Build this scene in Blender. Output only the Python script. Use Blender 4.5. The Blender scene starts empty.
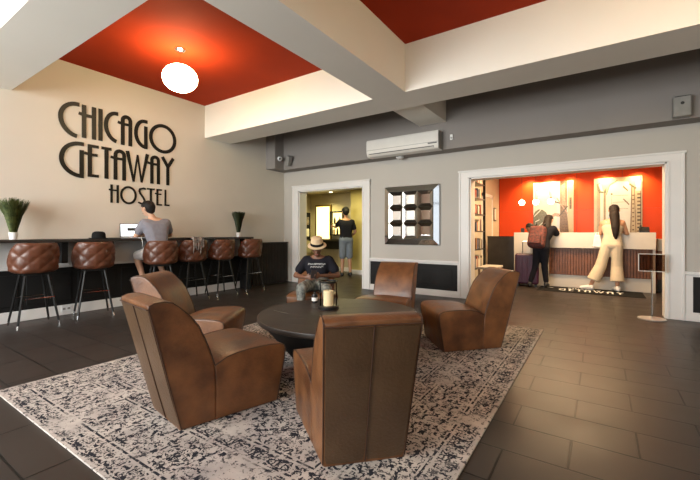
import bpy, bmesh, math, random
from mathutils import Vector, Matrix
random.seed(7)
R = math.radians
V = Vector
S = bpy.context.scene
C = S.collection

# ------------------------------------------------------------------ camera
cd = bpy.data.cameras.new('camera'); cam = bpy.data.objects.new('camera', cd); C.objects.link(cam)
cam.location = (0, 0, 1.15); cam.rotation_euler = (R(90), 0, R(33.87))
cd.sensor_width = 36; cd.lens = 372.5/700*36; cd.shift_y = -7.5/700; cd.clip_start = .05
S.camera = cam
# ------------------------------------------------------------------ world, daylight, exposure
w = bpy.data.worlds.new('sky'); S.world = w; w.use_nodes = True
bg = w.node_tree.nodes['Background']; bg.inputs[0].default_value = (.80, .88, 1, 1); bg.inputs[1].default_value = 1.2
S.view_settings.view_transform = 'Standard'; S.view_settings.look = 'None'
S.view_settings.exposure = 0.35; S.view_settings.gamma = 1; S.view_settings.use_curve_mapping = False

def area(name, loc, rot, sx, sy, power, col, spread=180):
    l = bpy.data.lights.new(name, 'AREA'); l.shape = 'RECTANGLE'; l.size = sx; l.size_y = sy
    l.energy = power; l.color = col; l.spread = R(spread)
    o = bpy.data.objects.new(name, l); o.location = loc; o.rotation_euler = rot; C.objects.link(o); return o
def spot(name, loc, power, col, size=80, blend=.6, rot=(0, 0, 0), rad=.05):
    l = bpy.data.lights.new(name, 'SPOT'); l.energy = power; l.color = col; l.spot_size = R(size); l.spot_blend = blend
    l.shadow_soft_size = rad
    o = bpy.data.objects.new(name, l); o.location = loc; o.rotation_euler = rot; C.objects.link(o); return o
def point(name, loc, power, col, rad=.05):
    l = bpy.data.lights.new(name, 'POINT'); l.energy = power; l.color = col; l.shadow_soft_size = rad
    o = bpy.data.objects.new(name, l); o.location = loc; C.objects.link(o); return o

# daylight from the street, coming in through the front windows
area('street_daylight', (-4.2, -3.6, 2.3), (R(90), 0, R(0)), 4.6, 3.2, 820, (1, .985, .955))
area('street_daylight', (1.6, -3.6, 2.3), (R(90), 0, R(0)), 4.0, 3.0, 150, (1, .97, .92))
# ceiling lamps of the reception room and the side room
WARM = (1, .74, .42)
for x in (-1.5, -1.05, -.6, .1, .7):
    spot('reception_downlight_glow', (x, 10.46, 2.57), 70, (1, .72, .34), 130, .9, (R(4), 0, 0))
area('reception_ceiling_light', (-.6, 8.0, 2.57), (0, 0, 0), 1.8, .9, 130, (1, .68, .38))
spot('side_room_downlight', (-6.75, 8.5, 2.30), 90, (1, .85, .35), 140, .8)
area('side_room_light', (-5.4, 7.8, 2.30), (0, 0, 0), .6, .6, 20, (1, .86, .4))

# ------------------------------------------------------------------ materials
M = {}
def mat(name, c, rough=.5, metal=0, var=.12, scale=8, bump=0, bscale=60, emit=None, es=0, coat=0, c2=None, trans=0, alpha=1, spec=.5, rvar=0):
    m = bpy.data.materials.new(name); m.use_nodes = True; nt = m.node_tree; n = nt.nodes; l = nt.links
    b = n['Principled BSDF']
    b.inputs['Roughness'].default_value = rough; b.inputs['Metallic'].default_value = metal
    b.inputs['Coat Weight'].default_value = coat; b.inputs['Coat Roughness'].default_value = .2
    b.inputs['Transmission Weight'].default_value = trans; b.inputs['Alpha'].default_value = alpha
    b.inputs['Specular IOR Level'].default_value = spec
    tc = n.new('ShaderNodeTexCoord'); nz = n.new('ShaderNodeTexNoise')
    nz.inputs['Scale'].default_value = scale; nz.inputs['Detail'].default_value = 4
    l.new(tc.outputs['Object'], nz.inputs['Vector'])
    r = n.new('ShaderNodeValToRGB'); l.new(nz.outputs['Fac'], r.inputs['Fac'])
    a = c2 or tuple(x*(1-var) for x in c); bb = c if c2 else tuple(min(1, x*(1+var)) for x in c)
    r.color_ramp.elements[0].position = .32; r.color_ramp.elements[1].position = .68
    r.color_ramp.elements[0].color = (*a, 1); r.color_ramp.elements[1].color = (*bb, 1)
    l.new(r.outputs['Color'], b.inputs['Base Color'])
    if rvar:
        mr = n.new('ShaderNodeMapRange'); l.new(nz.outputs['Fac'], mr.inputs['Value'])
        mr.inputs['From Min'].default_value = .3; mr.inputs['From Max'].default_value = .7
        mr.inputs['To Min'].default_value = rough-rvar; mr.inputs['To Max'].default_value = rough+rvar
        l.new(mr.outputs['Result'], b.inputs['Roughness'])
    if bump:
        n2 = n.new('ShaderNodeTexNoise'); n2.inputs['Scale'].default_value = bscale; n2.inputs['Detail'].default_value = 3
        l.new(tc.outputs['Object'], n2.inputs['Vector'])
        bp = n.new('ShaderNodeBump'); bp.inputs['Strength'].default_value = bump; bp.inputs['Distance'].default_value = .01
        l.new(n2.outputs['Fac'], bp.inputs['Height']); l.new(bp.outputs['Normal'], b.inputs['Normal'])
    if emit:
        b.inputs['Emission Color'].default_value = (*emit, 1); b.inputs['Emission Strength'].default_value = es
    M[name] = m; return m

mat('wall_cream', (.63, .59, .52), .8, var=.02, scale=1.5, bump=.05, bscale=150)
mat('wall_grey', (.47, .445, .405), .8, var=.02, scale=1.5, bump=.05, bscale=150)
mat('soffit_grey', (.25, .228, .212), .8, var=.02, scale=1.5)  # soffit shading put into a darker copy of the wall grey
mat('beam_paint', (.84, .81, .735), .8, var=.02, scale=1.2)
mat('white_paint', (.72, .71, .69), .45, var=.03, scale=2)
mat('red_ceiling', (.36, .034, .008), .8, spec=.12, var=.06, scale=2)
mat('black_panel', (.010, .010, .010), .6, spec=.25, var=.2, scale=3)
mat('black_paint', (.012, .012, .013), .4)
mat('dark_top', (.022, .019, .017), .35, scale=5, var=.3)
mat('black_metal', (.012, .012, .012), .35, metal=.3)
mat('chrome', (.8, .8, .8), .12, metal=1, var=.02)
mat('mirror', (.86, .86, .85), .02, metal=1, var=.01)
mat('mirror_bevel', (.72, .70, .66), .06, metal=1, var=.02)
mat('leather_tan', (.195, .080, .027), .40, var=.1, scale=6, bump=.25, bscale=70, c2=(.075, .029, .012), coat=.12, rvar=.08)
mat('leather_back', (.085, .046, .021), .42, scale=5, bump=.25, bscale=70, c2=(.065, .034, .016), coat=.1)  # same leather; mostly shade on the chair back, put into a darker colour
mat('piping', (.045, .02, .01), .5)
mat('leather_stool', (.115, .038, .017), .42, scale=6, c2=(.08, .026, .012), bump=.1, coat=.15)
mat('table_wood', (.026, .018, .013), .45, scale=3, var=.3)
mat('letter', (.010, .009, .007), .42, spec=.22)
mat('aircon', (.66, .64, .60), .4, var=.02)
mat('aircon_dark', (.05, .05, .05), .5)
mat('grey_plastic', (.24, .235, .22), .5)
mat('reception_wall', (.50, .43, .33), .8, var=.02)
mat('red_glass', (.60, .055, .008), .42, var=.03, scale=1.5, spec=.3)
mat('desk_white', (.52, .48, .42), .35, var=.02)
mat('walnut', (.17, .062, .024), .45, scale=10, c2=(.10, .036, .015))
mat('mat_black', (.010, .010, .010), .9, spec=.15)
mat('mat_white', (.7, .7, .68), .7)
mat('side_room_wall', (.50, .44, .30), .8, var=.03)
mat('yellow_wall', (.48, .40, .15), .8, var=.03)
mat('skin_light', (.56, .33, .22), .5, var=.05)
mat('skin_tan', (.42, .22, .13), .5, var=.05)
mat('skin_dark', (.14, .065, .038), .5, var=.06)
mat('hair_black', (.010, .008, .007), .6, spec=.25, var=.3, scale=40, bump=.5, bscale=120)
mat('hair_brown', (.014, .008, .006), .6, spec=.25, var=.3, scale=40, bump=.5, bscale=120)
mat('shirt_grey', (.20, .195, .225), .85, var=.08, scale=20, bump=.2, bscale=200)
mat('shirt_black', (.009, .009, .013), .9, spec=.2)
mat('ribbed_black', (.030, .026, .023), .6, spec=.3)
mat('shirt_white', (.7, .7, .7), .8)
mat('shorts_grey', (.17, .20, .24), .85)
mat('shorts_light', (.62, .58, .56), .85)
mat('camo', (.30, .31, .28), .9, scale=22, c2=(.05, .055, .05))
mat('jumpsuit', (.52, .44, .32), .8, var=.06, scale=6, bump=.2, bscale=30)
mat('shoe_white', (.75, .73, .70), .5)
mat('shoe_black', (.015, .015, .015), .5)
mat('straw', (.60, .45, .27), .8, bump=.4, bscale=200)
mat('suitcase', (.040, .004, .024), .4, bump=.0)
mat('backpack', (.15, .030, .022), .8, scale=28, c2=(.02, .014, .016))
mat('pot_white', (.75, .75, .74), .35, var=.02)
mat('grass', (.13, .16, .045), .6, scale=25, c2=(.025, .045, .012))
mat('grass_dark', (.03, .045, .014), .6, scale=25, c2=(.012, .02, .008))
mat('wax', (.80, .68, .42), .5, var=.02, emit=(1, .75, .4), es=.05)
mat('paper', (.7, .68, .64), .7, var=.03)
mat('laptop_metal', (.45, .45, .46), .35, metal=.6)
mat('fabric_stripe', (.30, .25, .22), .85, scale=18, c2=(.05, .045, .045))
mat('wood_shelf', (.35, .22, .12), .5)
mat('eye_white', (.7, .7, .68), .3, var=.01)
mat('lip', (.30, .10, .08), .5, var=.03)
mat('street_paving', (.42, .42, .42), .9)
mat('street_stone', (.45, .42, .38), .9)
mat('bark', (.06, .045, .035), .95, bump=1, bscale=20)
mat('foliage', (.06, .12, .03), .9)
mat('globe', (1, .93, .78), .4, emit=(1, .80, .43), es=31, var=.01)
mat('bulb', (1, .9, .7), .4, emit=(1, .80, .45), es=22, var=.01)
mat('downlight', (1, .9, .7), .4, emit=(1, .88, .62), es=10, var=.01)
mat('screen', (.8, .85, .9), .3, emit=(.85, .92, 1), es=1.1, var=.05)
mat('lightbox', (1, .85, .4), .5, emit=(1, .80, .30), es=2.2, scale=3, c2=(.8, .7, .3))
mat('gold_frame', (.20, .13, .03), .4, metal=.4)

def glass(name, tint=(1, 1, 1), a=.12):
    m = bpy.data.materials.new(name); m.use_nodes = True; n = m.node_tree.nodes; l = m.node_tree.links
    n.remove(n['Principled BSDF']); o = n['Material Output']
    t = n.new('ShaderNodeBsdfTransparent'); t.inputs[0].default_value = (*tint, 1)
    g = n.new('ShaderNodeBsdfGlossy'); g.inputs['Roughness'].default_value = .03
    f = n.new('ShaderNodeFresnel'); f.inputs['IOR'].default_value = 1.15
    mx = n.new('ShaderNodeMixShader'); l.new(f.outputs[0], mx.inputs[0]); l.new(t.outputs[0], mx.inputs[1]); l.new(g.outputs[0], mx.inputs[2])
    l.new(mx.outputs[0], o.inputs['Surface']); M[name] = m
glass('glass', (.97, .96, .95)); glass('window_glass', (.97, .98, .98)); glass('acrylic', (.72, .66, .62))

def floor_mat():
    m = bpy.data.materials.new('floor_tiles'); m.use_nodes = True; nt = m.node_tree; n = nt.nodes; l = nt.links
    b = n['Principled BSDF']; b.inputs['Specular IOR Level'].default_value = .20; tc = n.new('ShaderNodeTexCoord'); mp = n.new('ShaderNodeMapping')
    mp.inputs['Location'].default_value = (.13+6.0, .01+3.0, 0)
    l.new(tc.outputs['Object'], mp.inputs['Vector'])
    br = n.new('ShaderNodeTexBrick'); l.new(mp.outputs[0], br.inputs['Vector'])
    br.offset = .5; br.inputs['Scale'].default_value = 1; br.inputs['Brick Width'].default_value = .6
    br.inputs['Row Height'].default_value = .3; br.inputs['Mortar Size'].default_value = .006; br.inputs['Mortar Smooth'].default_value = .2
    br.inputs['Color1'].default_value = (.042, .033, .028, 1); br.inputs['Color2'].default_value = (.032, .027, .024, 1)
    br.inputs['Mortar'].default_value = (.005, .0045, .004, 1); br.inputs['Bias'].default_value = 0
    nz = n.new('ShaderNodeTexNoise'); nz.inputs['Scale'].default_value = 3.5; nz.inputs['Detail'].default_value = 6
    l.new(tc.outputs['Object'], nz.inputs['Vector'])
    mx = n.new('ShaderNodeMix'); mx.data_type = 'RGBA'; mx.blend_type = 'MULTIPLY'; mx.inputs['Factor'].default_value = .6
    rp = n.new('ShaderNodeValToRGB'); rp.color_ramp.elements[0].color = (.55, .55, .55, 1); rp.color_ramp.elements[1].color = (1.3, 1.3, 1.3, 1)
    l.new(nz.outputs['Fac'], rp.inputs['Fac']); l.new(br.outputs['Color'], mx.inputs[6]); l.new(rp.outputs[0], mx.inputs[7])
    l.new(mx.outputs[2], b.inputs['Base Color'])
    mr = n.new('ShaderNodeMapRange'); l.new(nz.outputs['Fac'], mr.inputs['Value']); mr.inputs['To Min'].default_value = .28; mr.inputs['To Max'].default_value = .46
    l.new(mr.outputs[0], b.inputs['Roughness'])
    bp = n.new('ShaderNodeBump'); bp.inputs['Strength'].default_value = .8; bp.inputs['Distance'].default_value = .006; bp.invert = True
    l.new(br.outputs['Fac'], bp.inputs['Height']); l.new(bp.outputs[0], b.inputs['Normal'])
    M['floor'] = m
floor_mat()

def rug_mat():
    m = bpy.data.materials.new('rug_weave'); m.use_nodes = True; nt = m.node_tree; n = nt.nodes; l = nt.links
    b = n['Principled BSDF']; b.inputs['Roughness'].default_value = .95; b.inputs['Specular IOR Level'].default_value = .1
    tc = n.new('ShaderNodeTexCoord'); sx = n.new('ShaderNodeSeparateXYZ'); l.new(tc.outputs['Object'], sx.inputs[0])
    def mth(op, a, bb=None, c=None):
        k = n.new('ShaderNodeMath'); k.operation = op
        for i, x in enumerate((a, bb, c)):
            if x is None: continue
            if isinstance(x, (int, float)): k.inputs[i].default_value = x
            else: l.new(x, k.inputs[i])
        return k.outputs[0]
    X, Y = sx.outputs[0], sx.outputs[1]
    ax, ay = mth('ABSOLUTE', X), mth('ABSOLUTE', Y)
    e = mth('MINIMUM', mth('SUBTRACT', 1.52, ax), mth('SUBTRACT', 2.05, ay))
    def comb(a, bb, z=0.0):
        k = n.new('ShaderNodeCombineXYZ'); l.new(a, k.inputs[0]); l.new(bb, k.inputs[1])
        k.inputs[2].default_value = z; return k.outputs[0]
    def noise(vec, s, d=3, ro=.55, dis=0):
        k = n.new('ShaderNodeTexNoise'); k.inputs['Scale'].default_value = s; k.inputs['Detail'].default_value = d
        k.inputs['Roughness'].default_value = ro; k.inputs['Distortion'].default_value = dis; l.new(vec, k.inputs['Vector']); return k.outputs['Fac']
    def step(v, lo, hi):
        k = n.new('ShaderNodeMapRange'); l.new(v, k.inputs['Value']); k.inputs['From Min'].default_value = lo; k.inputs['From Max'].default_value = hi
        return k.outputs[0]
    def band(v, a, bb):
        return mth('MULTIPLY', mth('GREATER_THAN', v, a), mth('LESS_THAN', v, bb))
    raw = tc.outputs['Object']
    # border: small motifs mirrored along both axes
    p, q = mth('PINGPONG', X, .085), mth('PINGPONG', Y, .085)
    small = step(noise(comb(p, q, 3.1), 44, 2, .6, .8), .49, .52)
    P, Q = mth('PINGPONG', mth('ADD', X, .1), .19), mth('PINGPONG', mth('ADD', Y, .05), .19)
    big = step(noise(comb(P, Q, 1.3), 27, 3, .55, 1.6), .50, .53)
    # field: large symmetric scrolls
    fld = step(noise(comb(ax, ay, .4), 17, 3, .6, 2.0), .505, .53)
    vr = n.new('ShaderNodeTexVoronoi'); vr.feature = 'DISTANCE_TO_EDGE'; vr.inputs['Scale'].default_value = 5.5
    l.new(comb(ax, ay, 0), vr.inputs['Vector'])
    vein = step(vr.outputs['Distance'], .10, .05)
    rings = mth('SINE', mth('MULTIPLY', vr.outputs['Distance'], 95))
    rmask = mth('GREATER_THAN', rings, .45)
    fieldp = mth('MAXIMUM', mth('MULTIPLY', fld, .9), mth('MULTIPLY', mth('MULTIPLY', rmask, step(noise(raw, 5, 3), .48, .56)), .8))
    t = mth('MULTIPLY', small, band(e, .02, .13))
    t = mth('ADD', t, mth('MULTIPLY', big, band(e, .17, .44)))
    t = mth('ADD', t, mth('MULTIPLY', small, band(e, .48, .57)))
    t = mth('ADD', t, mth('MULTIPLY', fieldp, mth('GREATER_THAN', e, .61)))
    lines = mth('ADD', band(e, .145, .158), mth('ADD', band(e, .452, .464), band(e, .585, .598)))
    t = mth('MAXIMUM', t, mth('MULTIPLY', lines, .7))
    # distressed wear, different all over
    wear = step(noise(raw, 2.2, 4, .6), .34, .50)
    fine = step(noise(raw, 30, 2, .6), .40, .47)
    t = mth('MULTIPLY', t, mth('MULTIPLY', wear, fine))
    t = step(t, .25, .6)
    t = mth('MAXIMUM', t, mth('MULTIPLY', step(noise(raw, 38, 3, .7), .565, .60), .85))
    rb = n.new('ShaderNodeValToRGB'); l.new(noise(raw, 5, 5, .6), rb.inputs['Fac'])
    rb.color_ramp.elements[0].position = .35; rb.color_ramp.elements[0].color = (.37, .34, .315, 1)
    rb.color_ramp.elements[1].position = .62; rb.color_ramp.elements[1].color = (.54, .50, .45, 1)
    mx = n.new('ShaderNodeMix'); mx.data_type = 'RGBA'; l.new(t, mx.inputs['Factor'])
    l.new(rb.outputs[0], mx.inputs[6]); mx.inputs[7].default_value = (.022, .024, .032, 1)
    l.new(mx.outputs[2], b.inputs['Base Color'])
    bp = n.new('ShaderNodeBump'); bp.inputs['Strength'].default_value = .5; bp.inputs['Distance'].default_value = .004
    l.new(noise(raw, 250, 2), bp.inputs['Height']); l.new(bp.outputs[0], b.inputs['Normal'])
    M['rug'] = m
rug_mat()

# ------------------------------------------------------------------ mesh helpers
def finish(bm, name, m, parent=None, ang=35, loc=None):
    bmesh.ops.recalc_face_normals(bm, faces=bm.faces[:])
    me = bpy.data.meshes.new(name); bm.to_mesh(me); bm.free()
    for p in me.polygons: p.use_smooth = True
    me.set_sharp_from_angle(angle=R(ang))
    for mm in (m if isinstance(m, (list, tuple)) else [m]): me.materials.append(M[mm])
    o = bpy.data.objects.new(name, me); C.objects.link(o)
    wn = o.modifiers.new('weighted_normals', 'WEIGHTED_NORMAL'); wn.keep_sharp = True
    if parent: o.parent = parent
    if loc: o.location = loc
    return o

class MB:
    def __init__(s): s.bm = bmesh.new()
    def box(s, x0, x1, y0, y1, z0, z1, bev=0, seg=2):
        b = bmesh.new(); bmesh.ops.create_cube(b, size=1)
        for v in b.verts:
            v.co = V(((x0+x1)/2+v.co.x*(x1-x0), (y0+y1)/2+v.co.y*(y1-y0), (z0+z1)/2+v.co.z*(z1-z0)))
        if bev: bmesh.ops.bevel(b, geom=b.edges[:], offset=bev, segments=seg, profile=.5, affect='EDGES')
        s.join(b); return s
    def join(s, b, mtx=None):
        me = bpy.data.meshes.new('tmp'); 
        if mtx: bmesh.ops.transform(b, matrix=mtx, verts=b.verts[:])
        b.to_mesh(me); b.free(); s.bm.from_mesh(me); bpy.data.meshes.remove(me)
    def tube(s, pts, r, n=8, closed=False, radii=None):
        pts = [V(p) for p in pts]; N = len(pts); rings = []; prev = None
        for i, p in enumerate(pts):
            if closed: t = pts[(i+1) % N]-pts[i-1]
            else: t = pts[min(i+1, N-1)]-pts[max(i-1, 0)]
            t.normalize()
            if prev is None:
                a = V((0, 0, 1)) if abs(t.z) < .9 else V((1, 0, 0))
                u = t.cross(a).normalized()
            else: u = (prev-t*prev.dot(t)).normalized()
            prev = u; v = t.cross(u); rr = radii[i] if radii else r
            rings.append([s.bm.verts.new(p+rr*(math.cos(2*math.pi*k/n)*u+math.sin(2*math.pi*k/n)*v)) for k in range(n)])
        for i in range(N if closed else N-1):
            A, B = rings[i], rings[(i+1) % N]
            for k in range(n): s.bm.faces.new((A[k], A[(k+1) % n], B[(k+1) % n], B[k]))
        if not closed: s.bm.faces.new(rings[0][::-1]); s.bm.faces.new(rings[-1])
        return s
    def lathe(s, prof, n=32, c=(0, 0, 0), sx=1, sy=1, ring=False):
        rings = []
        for (r, z) in prof:
            if r < 1e-5: rings.append([s.bm.verts.new((c[0], c[1], c[2]+z))])
            else: rings.append([s.bm.verts.new((c[0]+sx*r*math.cos(2*math.pi*k/n), c[1]+sy*r*math.sin(2*math.pi*k/n), c[2]+z)) for k in range(n)])
        for A, B in zip(rings, rings[1:]):
            for k in range(n):
                k2 = (k+1) % n
                if len(A) == 1 and len(B) == 1: continue
                if len(A) == 1: s.bm.faces.new((A[0], B[k2], B[k]))
                elif len(B) == 1: s.bm.faces.new((A[k], A[k2], B[0]))
                else: s.bm.faces.new((A[k], A[k2], B[k2], B[k]))
        if ring:
            for k in range(n): s.bm.faces.new((rings[-1][k], rings[-1][(k+1) % n], rings[0][(k+1) % n], rings[0][k]))
            return s
        for Rg in (rings[0], rings[-1]):
            if len(Rg) > 2: s.bm.faces.new(Rg)
        return s
    def prism(s, poly, f, a, b):      # f(u, v, w) -> xyz; poly in (u, v), extruded in w from a to b
        A = [s.bm.verts.new(f(u, v, a)) for u, v in poly]; B = [s.bm.verts.new(f(u, v, b)) for u, v in poly]
        n = len(poly)
        for i in range(n): s.bm.faces.new((A[i], A[(i+1) % n], B[(i+1) % n], B[i]))
        s.bm.faces.new(A[::-1]); s.bm.faces.new(B); return s
    def ball(s, c, r, sub=2, sc=(1, 1, 1)):
        b = bmesh.new(); bmesh.ops.create_icosphere(b, subdivisions=sub, radius=r)
        for v in b.verts: v.co = V((v.co.x*sc[0], v.co.y*sc[1], v.co.z*sc[2]))+V(c)
        s.join(b); return s
    def hull(s, sp, sub=2):
        b = bmesh.new()
        for c, r in sp:
            q = bmesh.ops.create_icosphere(b, subdivisions=sub, radius=r)
            for v in q['verts']: v.co += V(c)
        g = bmesh.ops.convex_hull(b, input=b.verts[:])
        dele = list({x for x in g['geom_interior']+g['geom_unused'] if isinstance(x, bmesh.types.BMVert) and x.is_valid})
        bmesh.ops.delete(b, geom=dele, context='VERTS')
        s.join(b); return s
    def rot(s, m):
        bmesh.ops.transform(s.bm, matrix=m, verts=s.bm.verts[:]); return s
    def build(s, name, m, parent=None, ang=35, loc=None): return finish(s.bm, name, m, parent, ang, loc)
    def fuse(s, name, m, parent=None, voxel=.01, it=4, ang=80, noise=0):
        bmesh.ops.recalc_face_normals(s.bm, faces=s.bm.faces[:])
        me = bpy.data.meshes.new('tmp'); s.bm.to_mesh(me); s.bm.free()
        o = bpy.data.objects.new('tmp', me); C.objects.link(o)
        md = o.modifiers.new('r', 'REMESH'); md.mode = 'VOXEL'; md.voxel_size = voxel; md.use_smooth_shade = True
        sm = o.modifiers.new('s', 'SMOOTH'); sm.factor = .5; sm.iterations = it
        dg = bpy.context.evaluated_depsgraph_get(); dg.update()
        m2 = bpy.data.meshes.new_from_object(o.evaluated_get(dg))
        bpy.data.objects.remove(o); bpy.data.meshes.remove(me)
        m2.name = name
        if noise:
            for v in m2.vertices:
                v.co += v.normal*noise*math.sin(v.co.x*90+3*math.sin(v.co.z*22))*math.cos(v.co.y*90)
        for p in m2.polygons: p.use_smooth = True
        m2.materials.clear(); m2.materials.append(M[m])
        q = bpy.data.objects.new(name, m2); C.objects.link(q)
        if parent: q.parent = parent
        return q

def tag(o, label=None, cat=None, group=None, kind=None):
    if label: o['label'] = label
    if cat: o['category'] = cat
    if group: o['group'] = group
    if kind: o['kind'] = kind
    return o
def thing(name, label, cat, loc=(0, 0, 0), rz=0, group=None):
    o = bpy.data.objects.new(name, None); o.empty_display_size = .1; C.objects.link(o)
    o.location = loc; o.rotation_euler = (0, 0, rz)
    return tag(o, label, cat, group)
def struct(name, mb, m, parent=None):
    o = mb.build(name, m, parent)
    if not parent: o['kind'] = 'structure'
    return o
def copy_tree(o, parent=None, label=None, loc=None, rz=None):
    c = o.copy(); C.objects.link(c)
    if parent: c.parent = parent
    if label: c['label'] = label
    if loc: c.location = loc
    if rz is not None: c.rotation_euler = (0, 0, rz)
    for ch in list(o.children): copy_tree(ch, c)
    return c

# ------------------------------------------------------------------ the room
XL, XR, YB, YF, ZC = -6.25, 2.6, 6.5, -1.9, 3.56
struct('floor', MB().box(-8.2, 3.0, YF-.1, 11.0, -.1, 0), 'floor')
struct('wall_left', MB().box(XL-.15, XL, YF, YB, 0, ZC), 'wall_cream')
struct('wall_right', MB().box(XR, XR+.15, YF, YB, 0, ZC), 'wall_grey')
# back wall with two openings
O1, O2 = (-5.78, -4.04, 2.10), (-1.87, .74, 2.09)
b = MB()
for x0, x1, z0 in ((XL-.15, O1[0], 0), (O1[0], O1[1], O1[2]), (O1[1], O2[0], 0), (O2[0], O2[1], O2[2]), (O2[1], XR+.15, 0)):
    b.box(x0, x1, YB, YB+.22, z0, ZC)
struct('wall_back', b, 'wall_grey')
# front wall with street windows (behind the camera)
WIN = [(-5.9, -4.1), (-3.9, -2.1), (-1.9, -.5), (-.2, 1.9)]
b = MB(); xs = XL-.15
for x0, x1 in WIN:
    b.box(xs, x0, YF-.2, YF, 0, ZC); b.box(x0, x1, YF-.2, YF, 0, .45); b.box(x0, x1, YF-.2, YF, 3.1, ZC); xs = x1
b.box(xs, XR+.15, YF-.2, YF, 0, ZC)
struct('wall_front', b, 'wall_cream')
for i, (x0, x1) in enumerate(WIN):
    g = MB().box(x0, x1, YF-.11, YF-.10, .45, 3.1); wo = struct('window_%d' % (i+1), g, 'window_glass')
    f = MB()
    for a in (x0, (x0+x1)/2-.02, x1-.05): f.box(a, a+.05, YF-.14, YF-.05, .45, 3.1)
    for z in (.45, 2.3, 3.05): f.box(x0, x1, YF-.14, YF-.05, z, z+.05)
    f.build('window_frame', 'black_paint', wo)
# ceiling
struct('ceiling', MB().box(XL-.15, XR+.15, YF-.2, YB+.2, ZC, ZC+.1), 'red_ceiling')
struct('trim_1', MB().box(XL, XR, 4.35, 4.93, 2.95, ZC), 'beam_paint')            # long beam near the back wall
struct('trim_2', MB().box(XL, XR, 1.02, 1.54, 2.97, ZC), 'beam_paint')            # beam overhead
struct('trim_3', MB().box(-2.55, -2.07, 1.54, 4.35, 2.95, ZC), 'beam_paint')      # cross beam
struct('trim_4', MB().box(-2.67, -2.18, 4.93, 6.19, 3.04, ZC), 'beam_paint')
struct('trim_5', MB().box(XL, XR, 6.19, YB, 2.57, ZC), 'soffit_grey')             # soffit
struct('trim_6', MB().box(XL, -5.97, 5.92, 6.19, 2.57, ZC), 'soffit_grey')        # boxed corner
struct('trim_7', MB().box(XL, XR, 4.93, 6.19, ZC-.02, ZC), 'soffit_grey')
# door casings
def casing(n, o, y, ox=.18, top=.13):
    b = MB(); x0, x1, z = o
    for a, c in ((x0-ox, x0), (x1, x1+ox)):
        b.box(a, c, y-.03, y, 0, z+top, .006)
        e = a+.0 if a < x0 else c-.03
        b.box(e, e+.03, y-.045, y-.02, 0, z+top, .006)
        ii = c-.03 if a < x0 else a
        b.box(ii, ii+.03, y-.042, y-.02, 0, z, .006)
    b.box(x0-ox, x1+ox, y-.032, y, z, z+top, .006)
    b.box(x0-ox-.015, x1+ox+.015, y-.05, y-.02, z+top-.03, z+top, .006)
    b.box(x0-.03, x1+.03, y-.042, y-.02, z, z+.03, .006)
    b.box(x0-.001, x0+.02, y-.01, y+.24, 0, z); b.box(x1-.02, x1+.001, y-.01, y+.24, 0, z); b.box(x0, x1, y-.01, y+.24, z-.02, z+.001)
    struct('trim_%d' % n, b, 'white_paint')
casing(8, O1, YB); casing(9, O2, YB)
# back wall wainscot
def wainscot(n, x0, x1, panels):
    b = MB(); y = YB
    b.box(x0, x1, y-.018, y, 0, .62); b.box(x0, x1, y-.05, y, .60, .645, .008); b.box(x0, x1, y-.035, y, 0, .10, .006)
    struct('trim_%d' % n, b, 'white_paint')
    p = MB(); 
    for a, c in panels:
        p.box(a, c, y-.024, y-.017, .115, .575)
        k_ = max(1, round((c-a)/.85)); w_ = (c-a)/k_
        for j in range(k_): p.box(a+j*w_+.09, a+(j+1)*w_-.09, y-.032, y-.02, .20, .49, .006)
    struct('trim_%d' % (n+1), p, 'black_panel')
wainscot(10, O1[1]+.18, O2[0]-.18, [(-3.85, -2.08)])
wainscot(12, O2[1]+.18, XR, [(1.0, 2.5)])
# left wall wainscot
b = MB(); b.box(XL, XL+.02, YF, 5.25, .13, 1.02); b.box(XL, XL+.06, YF, 5.25, .665, .70, .008)
struct('trim_14', b, 'white_paint')
b = MB(); b.box(XL+.018, XL+.03, YF, 5.25, .14, .665)
y = YF+.1
while y < 5.2:
    b.box(XL+.02, XL+.042, y, min(y+.50, 5.22), .20, .60, .008); y += .58
struct('trim_15', b, 'black_panel')
struct('baseboard_left', MB().box(XL, XL+.035, YF, 5.25, 0, .14, .006), 'white_paint')

# side room behind the first opening
b = MB(); b.box(-7.75, -7.6, YB+.22, 9.1, 0, 2.34); b.box(-7.75, -5.78, 9.1, 9.25, 0, 2.34); b.box(-3.75, -3.6, YB+.22, 9.25, 0, 2.34)
b.box(-7.75, XL-.15, YB+.1, YB+.22, 0, 2.34)
struct('wall_side_room', b, 'side_room_wall')
struct('wall_side_yellow', MB().box(-5.78, -3.75, 8.65, 9.25, 0, 2.34), 'yellow_wall')
struct('ceiling_side_room', MB().box(-7.75, -3.6, YB+.22, 9.25, 2.34, 2.42), 'side_room_wall')
b = MB(); b.box(-7.6, -5.78, 9.07, 9.1, 0, .12); b.box(-5.80, -3.75, 8.62, 8.65, 0, .12)
struct('baseboard_side_room', b, 'white_paint')
# reception room
b = MB(); b.box(-2.40, -2.28, YB+.22, 10.75, 0, 2.62); b.box(2.4, 2.55, YB+.22, 10.75, 0, 2.62); 
struct('wall_reception', b, 'reception_wall')
struct('ceiling_reception', MB().box(-2.4, 2.55, YB+.22, 10.75, 2.62, 2.70), 'beam_paint')
b = MB(); b.box(-2.28, 2.4, 10.68, 10.75, 0, 2.62)
struct('wall_red_backing', b, 'black_paint')
b = MB(); x = -2.27
while x < 2.38:
    b.box(x, x+.892, 10.655, 10.68, .02, 1.70); b.box(x, x+.892, 10.655, 10.68, 1.703, 2.61); x += .90
struct('wall_red', b, 'red_glass')
struct('door_1', MB().box(-2.28, -2.26, 8.95, 9.75, 0, 2.0, .004), 'reception_wall')
b = MB(); b.box(-2.28, -2.245, 8.87, 8.95, 0, 2.08); b.box(-2.28, -2.245, 9.75, 9.83, 0, 2.08); b.box(-2.28, -2.245, 8.87, 9.83, 2.0, 2.08)
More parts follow.
